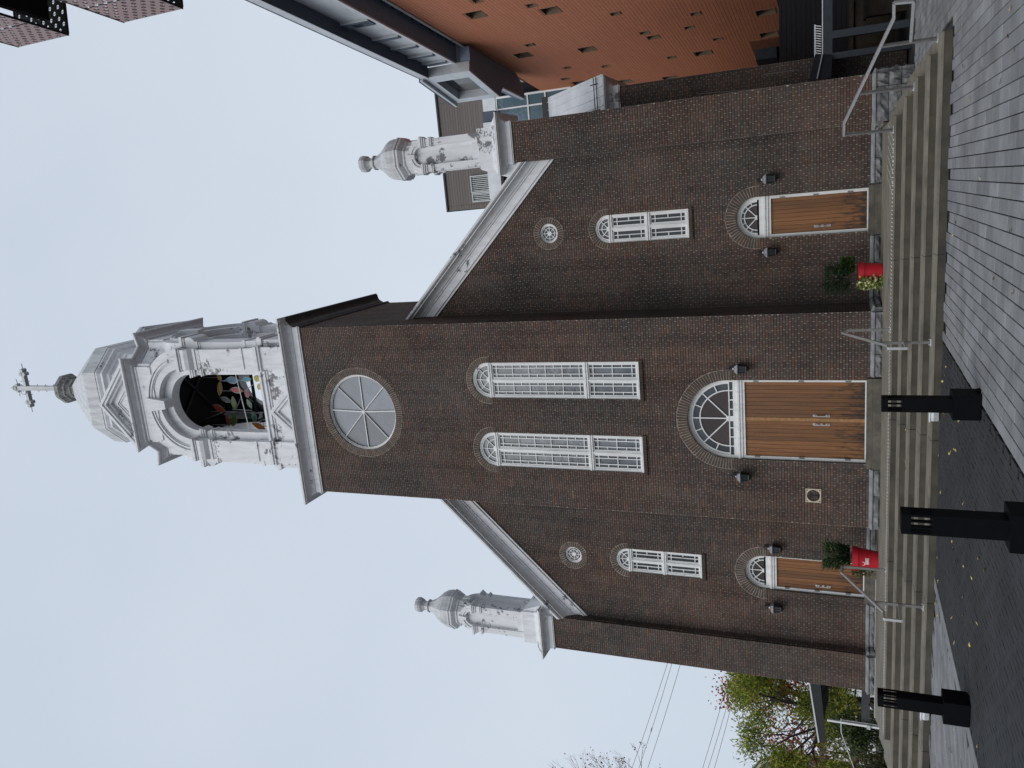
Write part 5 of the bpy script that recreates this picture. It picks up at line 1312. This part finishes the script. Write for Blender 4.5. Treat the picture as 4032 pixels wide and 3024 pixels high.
for k, (z0, z1, lab) in enumerate(((16.56, 18.56, 'pink perforated metal screen box, lowest and largest in the upper corner'), (20.53, 22.50, 'pink perforated metal screen box, second above the lowest one'), (24.55, 26.5, 'pink perforated metal screen box, only a sliver at the picture edge'))):
    t = thing('perforated_screen_box', lab, 'balcony screen', L(OS, -6, z0), 'perforated screen boxes on the apartment block')
    aE = -3.55
    for a0, a1 in ((aE, aE-1.14), (aE-1.19, aE-2.33), (aE-2.38, aE-3.52), (aE-3.57, aE-4.7), (aE-4.75, aE-5.9)):
        p_ = sheet(OS, a0, OS, a1, z0, z1, M['pink'], 'front_panel', t); q_ = sheet(OS+.03, a0, OS+.03, a1, z0, z1, M['pinkshade'], 'panel_shade_sheet', p_); q_.location = (0, 0, 0)
    p_ = sheet(OS+2.35, aE, OS, aE, z0, z1, M['pink'], 'end_panel', t); q_ = sheet(OS+2.35, aE-.03, OS+.03, aE-.03, z0, z1, M['pinkshade'], 'panel_shade_sheet', p_); q_.location = (0, 0, 0)
    b = MB(); lbox(b, OS+.30, OS+2.36, aE-6, aE-.42, z0+.15, z0+.35); part('floor_slab', b, M['pit'], t)
    b = MB()
    for zz in (z0, z1-.03): lbox(b, OS-.012, OS+.045, aE-5.9, aE+.0, zz, zz+.03); lbox(b, OS+.045, OS+2.35, aE-.045, aE+.012, zz, zz+.03)
    part('edge_frame', b, M['ironblack'], t)

# ---- steel entrance canopy and dark yard between church and terracotta building
t = thing('entrance_canopy', 'slate blue steel canopy on two posts right of the church', 'canopy', (9.2, 3.2, 0))
b = MB(); b.box(8.95, 12.0, 3.0, 3.22, 1.80, 2.02); part('beam', b, M['bluemetal'], t)
b = MB(); b.prism([(9.105, 2.98, 2.215), (8.40, 2.3, 2.36), (8.40, 2.3, 1.82), (9.035, 2.98, 1.80)], (0, .10, 0)); part('side_fascia', b, M['bluemetal'], t)
b = MB(); b.bar((9.08, 2.96, 2.04), (8.42, 2.27, 2.15), .028, .028); b.box(9.02, 12.0, 2.98, 3.02, 2.025, 2.05); part('trim', b, M['palemetal'], t)
for x, w in ((9.52, .18), (9.0, .155)):
    b = MB(); b.box(x-w/2, x+w/2, 3.0, 3.0+w, -.04, 1.80); part('post', b, M['bluemetal'], t)
b = MB(); b.box(9.0, 9.84, 3.06, 3.09, 2.205, 2.24); gr = part('grille_frame', b, M['palemetal'], t)
for k in range(13):
    s_ = MB(); x = 9.04+k*.0605; s_.bar((x, 3.04, 2.066), (x+.045, 3.08, 2.205), .02, .026, up=(0, 1, 0)); part('slat', s_, M['palemetal'], gr, (0, 0, 0))
b = MB(); b.box(8.35, 12.0, 3.24, 3.9, 1.95, 1.99); b.box(9.25, 12.0, 3.9, 8.0, 1.95, 1.99); part('canopy_roof', b, M['darkmetal'], t)
t = thing('yard_building', 'dark sided low building in shade behind the steel canopy', 'building', (11, 12, 0))
c, s = course_cells(.0, 3.6, .16, 6, [], lambda z: (9.16, 14), stack=True)
wall_from_cells('siding_wall', t, (0, 10.6, 0), (1, 0, 0), (0, -1, 0), c, s, M['board'], M['cladgap'], M['cladgap'], gap=.012, depth=.04, tint=lambda n, P=None: np.array([(.022, .02, .024)])*rng.uniform(.9, 1.1, (n, 1)), recess=.01, bedrec=.02, piece='siding_board')
for o in t.children: o.location = -Vector((11, 12, 0))
b = MB(); b.box(9.16, 14, 10.65, 18, -.04, 3.55); part('yard_core', b, M['pit'], t)
b = MB(); b.box(9.0, 14, 10.3, 10.56, 1.22, 1.36); part('ledge', b, M['earthwall'], t); b = MB(); b.box(9.2, 14, 10.4, 10.56, -.04, 1.2); part('concrete_base', b, M['earthwall'], t)
t = thing('yard_wall', 'low brown concrete wall beside the canopy posts', 'wall', (11.2, 5.2, 0))
b = MB(); b.box(10.15, 12.6, 5.0, 5.3, -.04, .95); part('wall_body', b, M['earthwall'], t); b = MB(); b.box(10.1, 12.6, 4.95, 5.35, .95, 1.02); part('wall_cap', b, M['tilecap'], t)

# ================================================================== LEFT SIDE
t = thing('porch_roof', 'black timber porch roof with slatted underside left of the church', 'porch roof', (-11.3, 5.5, 0))
b = MB(); b.prism([(-9.9, 5, 2.62), (-12.96, 5, 2.22), (-12.91, 5, 1.995), (-12.2, 5, 2.055), (-9.9, 5, 2.24)], (0, .09, 0)); part('fascia', b, M['ironblack'], t)
b = MB(); b.bar((-9.9, 4.99, 2.635), (-12.97, 4.99, 2.232), .05, .02, up=(0, 1, 0)); part('drip_edge', b, M['palemetal'], t)
for k in range(11):
    b = MB(); x0, x1 = -9.9-.205*k, -9.9-.205*(k+1)+.012
    f = lambda x: 2.235+(x+9.9)*.080; g = lambda x: 1.83-(x+9.9)*.052
    b.prism([(x0, 5.10, f(x0)), (x1, 5.10, f(x1)), (x1, 5.9, g(x1)+.05), (x0, 5.9, g(x0)+.05)], (0, 0, .03)); part('soffit_board', b, M['tilecap'] if k % 3 else M['siding'], t)
b = MB(); b.bar((-9.9, 5.95, 1.90), (-12.2, 5.95, 2.0), .05, .10, up=(0, 0, 1)); part('beam', b, M['ironblack'], t)
t = thing('porch_post', 'slim white square post under the black porch roof', 'post', (-12.75, 6, 0))
b = MB(); b.box(-12.785, -12.715, 5.97, 6.04, -.04, 1.98); part('shaft', b, M['white'], t); b = MB(); b.box(-12.83, -12.67, 5.92, 6.09, .58, .70); b.box(-12.84, -12.66, 5.9, 6.1, -.04, .06); part('collar', b, M['paleplastic'], t)
t = thing('low_wall', 'low dark grey slab wall behind the left end of the church', 'wall', (-12, 6.2, 0))
b = MB(); b.box(-12.68, -9.0, 6.1, 6.35, .60, .86); part('coping', b, M['tilecap'], t)
for k in range(15):
    b = MB(); x = -12.6+k*.25; b.box(x-.012, x+.012, 6.2, 6.224, -.04, .60); part('baluster', b, M['galv'], t)
b = MB(); b.bar((-11.9, 6.15, .60), (-12.5, 6.15, .16), .10, .14); part('brace', b, M['bark'], t)
t = thing('pipe_rail', 'thin pale pipe handrail sloping down beyond the porch post', 'handrail', (-13.1, 6, 0))
b = MB(); b.tube((-12.60, 6, 1.522), (-13.16, 6, 1.519), .018, 8); b.tube((-13.16, 6, 1.519), (-15.3, 6, .86), .018, 8); part('pipe', b, M['paleplastic'], t)
b = MB(); b.tube((-12.65, 6, -.04), (-12.65, 6, 1.52), .016, 8); b.tube((-15.2, 6, -.1), (-15.2, 6, .88), .016, 8); part('pipe_post', b, M['paleplastic'], t)

# trees --------------------------------------------------------------
def limbs(mb, p, d, L, r, depth, tips, spread=.55, droop=0, seg=3):
    q = Vector(p); d = Vector(d).normalized()
    for k in range(seg):
        d = (d+Vector((random.gauss(0, .10), random.gauss(0, .10), random.gauss(0, .05)-droop*.08))).normalized()
        n = q+d*(L/seg); mb.tube(q, n, r*(1-.25*k/seg), 6 if depth > 1 else 4, r*(1-.25*(k+1)/seg)); q = n
        if depth <= 1: tips.append((q.copy(), d.copy()))
    if depth <= 0: return
    for k in range(random.choice((2, 3, 3))):
        a = random.uniform(0, 2*PI); o = d.orthogonal().normalized(); o = Quaternion(d, a) @ o
        limbs(mb, q, d+o*spread*random.uniform(.7, 1.4), L*random.uniform(.62, .82), r*.58, depth-1, tips, spread, droop, seg)
def tree(name, label, base, h0, direc, L, r, depth, leaf_n, leafL, leafW, pal, spread=.55, droop=0, leaf_r=.5, cat='tree', hang=0, group=None, bark='bark', clip=None):
    t = thing(name, label, cat, base, group)
    b = MB(); tips = []; top = Vector(base)+Vector(direc).normalized()*h0
    b.tube(Vector(base)-Vector((0, 0, .3)), top, r*1.25, 8, r); 
    for k in range(3):
        a = 2*PI*k/3+random.random(); limbs(b, top, Vector(direc).normalized()*.8+Vector((math.cos(a), math.sin(a), 0))*.75*spread/.55, L, r*.75, depth, tips, spread, droop)
    limbs(b, top, direc, L*1.1, r*.8, depth, tips, spread, droop)
    part('trunk', b, M[bark], t)
    if leaf_n:
        T = np.array([tuple(p) for p, d in tips]); D = np.array([tuple(d) for p, d in tips])
        i = rng.integers(len(T), size=leaf_n)
        P = T[i]+rng.normal(0, leaf_r, (leaf_n, 3))*np.array([1, 1, .75])
        DD = D[i]*.7+rng.normal(0, .6, (leaf_n, 3)); DD[:, 2] -= hang
        if clip: ok = (P[:, 0] > clip) | (P[:, 2] > 4.9); P, DD = P[ok], DD[ok]; leaf_n = len(P)
        shade = cols(leaf_n, pal, .35)
        o = link('crown', leaf_mesh(P, DD, leafL*rng.uniform(.6, 1.2, leaf_n), leafW, shade), t, -Vector(base)); o['kind'] = 'stuff'
    return t
GR = [(.20, .27, .03), (.26, .31, .035), (.13, .19, .022), (.33, .33, .05), (.08, .12, .016), (.40, .36, .07)]
RD = [(.36, .08, .06), (.28, .05, .04), (.42, .15, .09), (.18, .04, .03)]
tree('locust_tree', 'feathery yellow green tree rising behind the left corner of the church', (-16.3, 13.0, -.3), 1.6, (-.15, 0, 1), 1.75, .13, 4, 21000, .26, .05, GR, .62, .3, .30, hang=.15, clip=-19.0)
tree('locust_tree', 'smaller feathery green tree left of the one behind the church corner', (-17.8, 13.2, -.5), .8, (.02, 0, 1), .98, .10, 4, 9000, .26, .05, GR, .66, .3, .30, hang=.15, clip=-19.0)
tree('maple_tree', 'red autumn maple glimpsed through the feathery green trees', (-21.2, 19.0, -.8), 2.6, (.02, 0, 1), 1.9, .16, 4, 7000, .17, .14, RD, .6, 0, .45)
tree('maple_tree', 'orange red autumn maple low behind the porch roof', (-24.5, 20.0, -.9), 1.2, (0, 0, 1), 1.25, .10, 3, 2600, .16, .13, [(.30, .09, .03), (.22, .05, .03), (.36, .16, .06)], .6, 0, .4)
def shrub(label, base, rx, rz, n, pal, L_=.11, W_=.07):
    t = thing('shrub', label, 'shrub', base)
    b = MB()
    for k in range(9):
        a = random.uniform(0, 2*PI); b.tube(base, (base[0]+rx*.6*math.cos(a), base[1]+rx*.4*math.sin(a), base[2]+rz*random.uniform(.6, 1.1)), .02, 5, .008)
    part('stem', b, M['bark'], t, stuff=True)
    c = rng.normal(0, 1, (60, 3)); c /= np.linalg.norm(c, axis=1)[:, None]; c *= rng.uniform(.45, 1, (60, 1)); c[:, 2] = np.abs(c[:, 2])*1.9-.5
    P = np.array(base)+np.array([0, 0, rz*.35])+c[rng.integers(60, size=n)]*np.array([rx, rx*.7, rz*.5])+rng.normal(0, .17, (n, 3))
    D = rng.normal(0, 1, (n, 3)); D[:, 2] += .3
    o = link('foliage', leaf_mesh(P, D, L_*rng.uniform(.6, 1.2, n), W_, cols(n, pal, .4)), t, -Vector(base)); o['kind'] = 'stuff'
DG = [(.045, .070, .018), (.065, .095, .026), (.028, .042, .013), (.10, .12, .04)]
shrub('dark green shrub left of the white porch post', (-14.9, 8.5, -.2), 1.0, 2.0, 4200, DG)
shrub('olive green shrub at the left edge below the pipe handrail', (-17.5, 8.6, -.3), 1.4, 2.2, 5200, [(.06, .07, .02), (.09, .10, .035), (.035, .045, .014), (.14, .13, .05)])
shrub('low olive shrub beside the left end of the steps', (-13.9, 5.0, -.05), 1.0, .75, 2600, [(.05, .055, .018), (.08, .08, .03), (.03, .035, .012)])
shrub('dull red bush in front of the grey gambrel house', (-23.5, 16.5, -.9), 1.5, 3.0, 3000, [(.16, .05, .045), (.11, .035, .035), (.20, .075, .055)])
BL = [(.17, .10, .05), (.12, .075, .05), (.20, .14, .06), (.25, .17, .06)]
for (bx, by, zt, lab, n_) in ((-34.2, 20, 20.4, 'tall nearly bare tree, upmost of those at the left edge', 260), (-32.4, 20, 17.0, 'nearly bare tree with few pink brown leaves, second down the left edge', 420), (-31.0, 20, 12.9, 'thin tree with sparse brown leaves, where the wires meet the left edge', 700)):
    H = zt+1.2
    tree('bare_tree', lab, (bx, by, -1.2), H*.62, (.02, 0, 1), H*.115, .10, 5, n_, .15, .10, BL, .34, -.2, .10, group='nearly bare trees at the left edge', bark='twig')

# gambrel house -------------------------------------------------------
HY = 30
hs_ = thing('gambrel_house', 'grey clapboard house with a cream edged gambrel roof at left', 'house', (-36.5, HY+4, -1.25))
P_ = [(-32.75, 4.85), (-33.75, 6.62), (-36.6, 8.5), (-39.45, 6.62), (-40.45, 4.85)]
b = MB(); b.prism([(-32.85, HY, -1.25)]+[(x, HY, z-.05) for x, z in P_]+[(-40.35, HY, -1.25)], (0, 8, 0)); part('wall', b, M['greyside'] if 'greyside' in M else M['tilecap'], hs_)
for k in range(42):
    z = -1.2+k*.21; x1 = -32.84 if z < 4.7 else np.interp(z, [4.85, 6.62, 8.5], [-32.85, -33.85, -36.5]); x0 = -73.2-x1
    if z > 8.2: break
    b = MB(); b.prism([(x0, HY-.028, z), (x1, HY-.028, z), (x1, HY-.006, z+.205), (x0, HY-.006, z+.205)], (0, .03, 0)); part('clapboard', b, M['claplap'], hs_) if 'claplap' in M else part('clapboard', b, M['cladgrey'], hs_) if 'cladgrey' in M else part('clapboard', b, M['tilecap'], hs_)
b = MB()
for (xa, za), (xb, zb_) in zip(P_[:-1], P_[1:]):
    d = Vector((xb-xa, 0, zb_-za)).normalized(); n = Vector((-d.z, 0, d.x))*(-1 if d.x < 0 and False else 1)
    n = n if n.z > 0 else -n
    b.prism([tuple(Vector((xa, HY-.35, za))), tuple(Vector((xb, HY-.35, zb_))), tuple(Vector((xb, HY-.35, zb_))+n*.14), tuple(Vector((xa, HY-.35, za))+n*.14)], (0, 8.6, 0))
part('roof', b, M['darkmetal'], hs_)
b = MB()
for (xa, za), (xb, zb_) in zip(P_[:-1], P_[1:]):
    d = Vector((xb-xa, 0, zb_-za)).normalized(); n = Vector((-d.z, 0, d.x)); n = n if n.z > 0 else -n
    b.prism([tuple(Vector((xa, HY-.36, za))-n*.22), tuple(Vector((xb, HY-.36, zb_))-n*.22), tuple(Vector((xb, HY-.36, zb_))), tuple(Vector((xa, HY-.36, za)))], (0, .3, 0))
part('bargeboard', b, M['cream'], hs_) if 'cream' in M else part('bargeboard', b, M['beige'], hs_)
b = MB(); b.box(-33.1, -32.82, HY-.05, HY+.02, -1.25, 4.7); part('corner_board', b, M['ironblack'], hs_)
b = MB(); b.box(-36, -34.6, HY-.06, HY, 1.6, 3.4); w = part('window', b, M['glass_dark'], hs_)
for o in hs_.children:                                  # the front is turned towards the plaza
    R_ = Matrix.Translation((-32.75, HY, 0)) @ Matrix.Rotation(math.radians(37), 4, 'Z') @ Matrix.Diagonal((.9, 1, 1, 1)) @ Matrix.Translation((32.75, -HY, 0))
    if not o.data.get('turned'): o.data.transform(R_); o.data['turned'] = 1

# far street ----------------------------------------------------------
fb = thing('white_shed', 'long white ribbed shed with dark windows far behind the porch', 'building', (-38, 45, -1.25))
b = MB(); b.box(-52, -29, 44, 52, -1.25, 2.9); part('shed_core', b, M['paleplastic'], fb)
for k in range(46):
    s_ = MB(); x = -51.9+k*.5; s_.box(x, x+.44, 43.93, 44.0, -1.25, 2.9); part('rib_panel', s_, M['white'], fb)
for k in range(4):
    x = -47.5+k*4.4; f = MB(); f.box(x, x+1.5, 43.86, 43.93, -.5, .75); w = part('window', f, M['tilecap'], fb); p = MB(); p.box(x+.1, x+1.4, 43.84, 43.86, -.4, .65); part('pane', p, M['glass_dark'], w, (0, 0, 0))
b = MB(); b.box(-52.2, -28.8, 43.7, 52.2, 2.9, 3.2); part('roof', b, M['tilecap'], fb)
def car(x, y, z, rot, label):
    t = thing('parked_car', label, 'car', (x, y, z)); t.rotation_euler = (0, 0, rot); O = (0, 0, 0)
    prof = [(-2.15, .35), (-2.2, .62), (-2.05, .86), (-1.35, .98), (-.75, 1.40), (.75, 1.45), (1.55, 1.05), (2.1, .98), (2.2, .70), (2.15, .35)]
    def ring(yy, k): return [(px, yy, pz if pz < 1 else 1+(pz-1)*k) for px, pz in prof]
    b = MB(); b.loft([[(p[0]*.97, -.86, p[2]) for p in ring(0, .55)], ring(-.80, 1), ring(.80, 1), [(p[0]*.97, .86, p[2]) for p in ring(0, .55)]]); part('body', b, M['white'], t, O)
    b = MB(); b.prism([(-1.25, -.815, 1.0), (1.4, -.815, 1.03), (.72, -.80, 1.37), (-.7, -.80, 1.33)], (0, 1.63, 0)); part('side_glass', b, M['glass_dark'], t, O)
    b = MB(); b.prism([(1.50, -.70, 1.07), (1.50, .70, 1.07), (.80, .64, 1.42), (.80, -.64, 1.42)], (.02, 0, .02)); part('windscreen', b, M['glass_dark'], t, O)
    for sx in (-1.35, 1.35):
        for sy in (-.8, .8):
            w = MB(); w.tube((sx, sy-.1, .32), (sx, sy+.1, .32), .32, 18); o = part('wheel', w, M['ironblack'], t, O); r_ = MB(); r_.tube((sx, sy-.105, .32), (sx, sy+.105, .32), .19, 14); part('rim', r_, M['galv'], o, O)
    for sy in (-.62, .62):
        h_ = MB(); h_.box(2.12, 2.215, sy-.16, sy+.16, .66, .80); part('headlight', h_, M['paleplastic'], t, O)
car(-35.9, 38.5, -1.25, math.radians(-60), 'white car parked far off behind the white porch post')
# overhead wires -------------------------------------------------------
for k, (p, q, lab) in enumerate((((-15.0, 15, 8.94), (-26.5, 15, 12.77), 'thin overhead wire left of the church, highest of the six'), ((-15.0, 15, 8.77), (-26.5, 15, 12.36), 'thin overhead wire left of the church, second from the top'), ((-15.0, 15, 8.36), (-26.5, 15, 11.9), 'thin overhead wire left of the church, third from the top'),
                              ((-15.0, 15.4, 6.0), (-26.5, 15.4, 9.05), 'thin overhead wire over the green trees, fourth from the top'), ((-15.0, 15.4, 5.7), (-26.5, 15.4, 8.8), 'thin overhead wire over the green trees, fifth from the top'), ((-15.0, 15.4, 5.6), (-26.5, 15.4, 8.42), 'thin overhead wire over the green trees, lowest of the six'))):
    t = thing('overhead_wire', lab, 'wire', p, 'overhead wires left of the church')
    b = MB(); A, B = Vector(p), Vector(q)
    for j in range(8):
        u0, u1 = j/8, (j+1)/8; sag = lambda u: Vector((0, 0, -.10*4*u*(1-u))); b.tube(A.lerp(B, u0)+sag(u0), A.lerp(B, u1)+sag(u1), .013, 5)
    part('cable', b, M['galv'], t)
    if k in (1, 2):
        s_ = MB(); m = A.lerp(B, .55 if k == 1 else .18)-Vector((0, 0, .09)); s_.bar(m-Vector((.12, 0, -.03)), m+Vector((.12, 0, -.035)), .05, .05); part('splice', s_, M['tilecap'], t)

# fallen leaves ----------------------------------------------------------
LM = {}
for nm, c in (('yellow', (.48, .38, .10)), ('tan', (.36, .27, .14)), ('orange', (.40, .14, .03))):
    m = plain(nm+'_fallen_leaf', c, .7, var=.25, scale=40)
    me_l = []
    for v in range(3):
        b = MB(); n = 7; w, l = (.022, .042) if nm != 'orange' else (.04, .055)
        top = [(l*(u-.5)*1.6, w*math.sin(PI*u)*(1+.2*math.sin(9*u+v)), .010+.012*math.sin(PI*u+v)) for u in [i/n for i in range(n+1)]]
        bot = [(x, -y, z*.6) for x, y, z in top]
        for i in range(n): b.face([top[i], bot[i], bot[i+1], top[i+1]])
        me_l.append(b.mesh('fallen_leaf', m))
    LM[nm] = me_l
def fallen(x, y, z, nm, lab, grp):
    o = link('fallen_leaf', random.choice(LM[nm]), None, (x, y, z)); o.rotation_euler = (random.uniform(-.2, .2), random.uniform(-.2, .2), random.uniform(0, 6.28)); tag(o, lab, 'leaf', grp)
for k in range(34):
    x = random.uniform(-1.0, 3.0); y = -5.85-abs(random.gauss(0, 2.6))
    if y < -13: y = -5.9-random.random()*2
    fallen(x, y, .004, 'yellow' if random.random() < .75 else 'tan', 'small yellow or tan leaf fallen on the dark paved path', 'leaves on the dark path')
for k in range(16): fallen(random.uniform(3.4, 8.2), random.uniform(-12, -6), .004, 'tan', 'small tan leaf fallen on the grey plaza pavers', 'leaves on the grey pavers')
for k in range(9): fallen(random.uniform(-4.5, -1.4), random.uniform(-10.5, -6), .004, 'yellow', 'small yellow leaf fallen on the left side pavement', 'leaves on the left pavement')
fallen(1.0, -6.6, .004, 'orange', 'bright orange leaf fallen on the dark path', None) if False else None
for k in range(5): fallen(random.uniform(-5, 6), SY[2]+.2+random.random()*.2, SZ[2]+.004, 'tan', 'small tan leaf fallen on the middle church step', 'leaves on the steps')
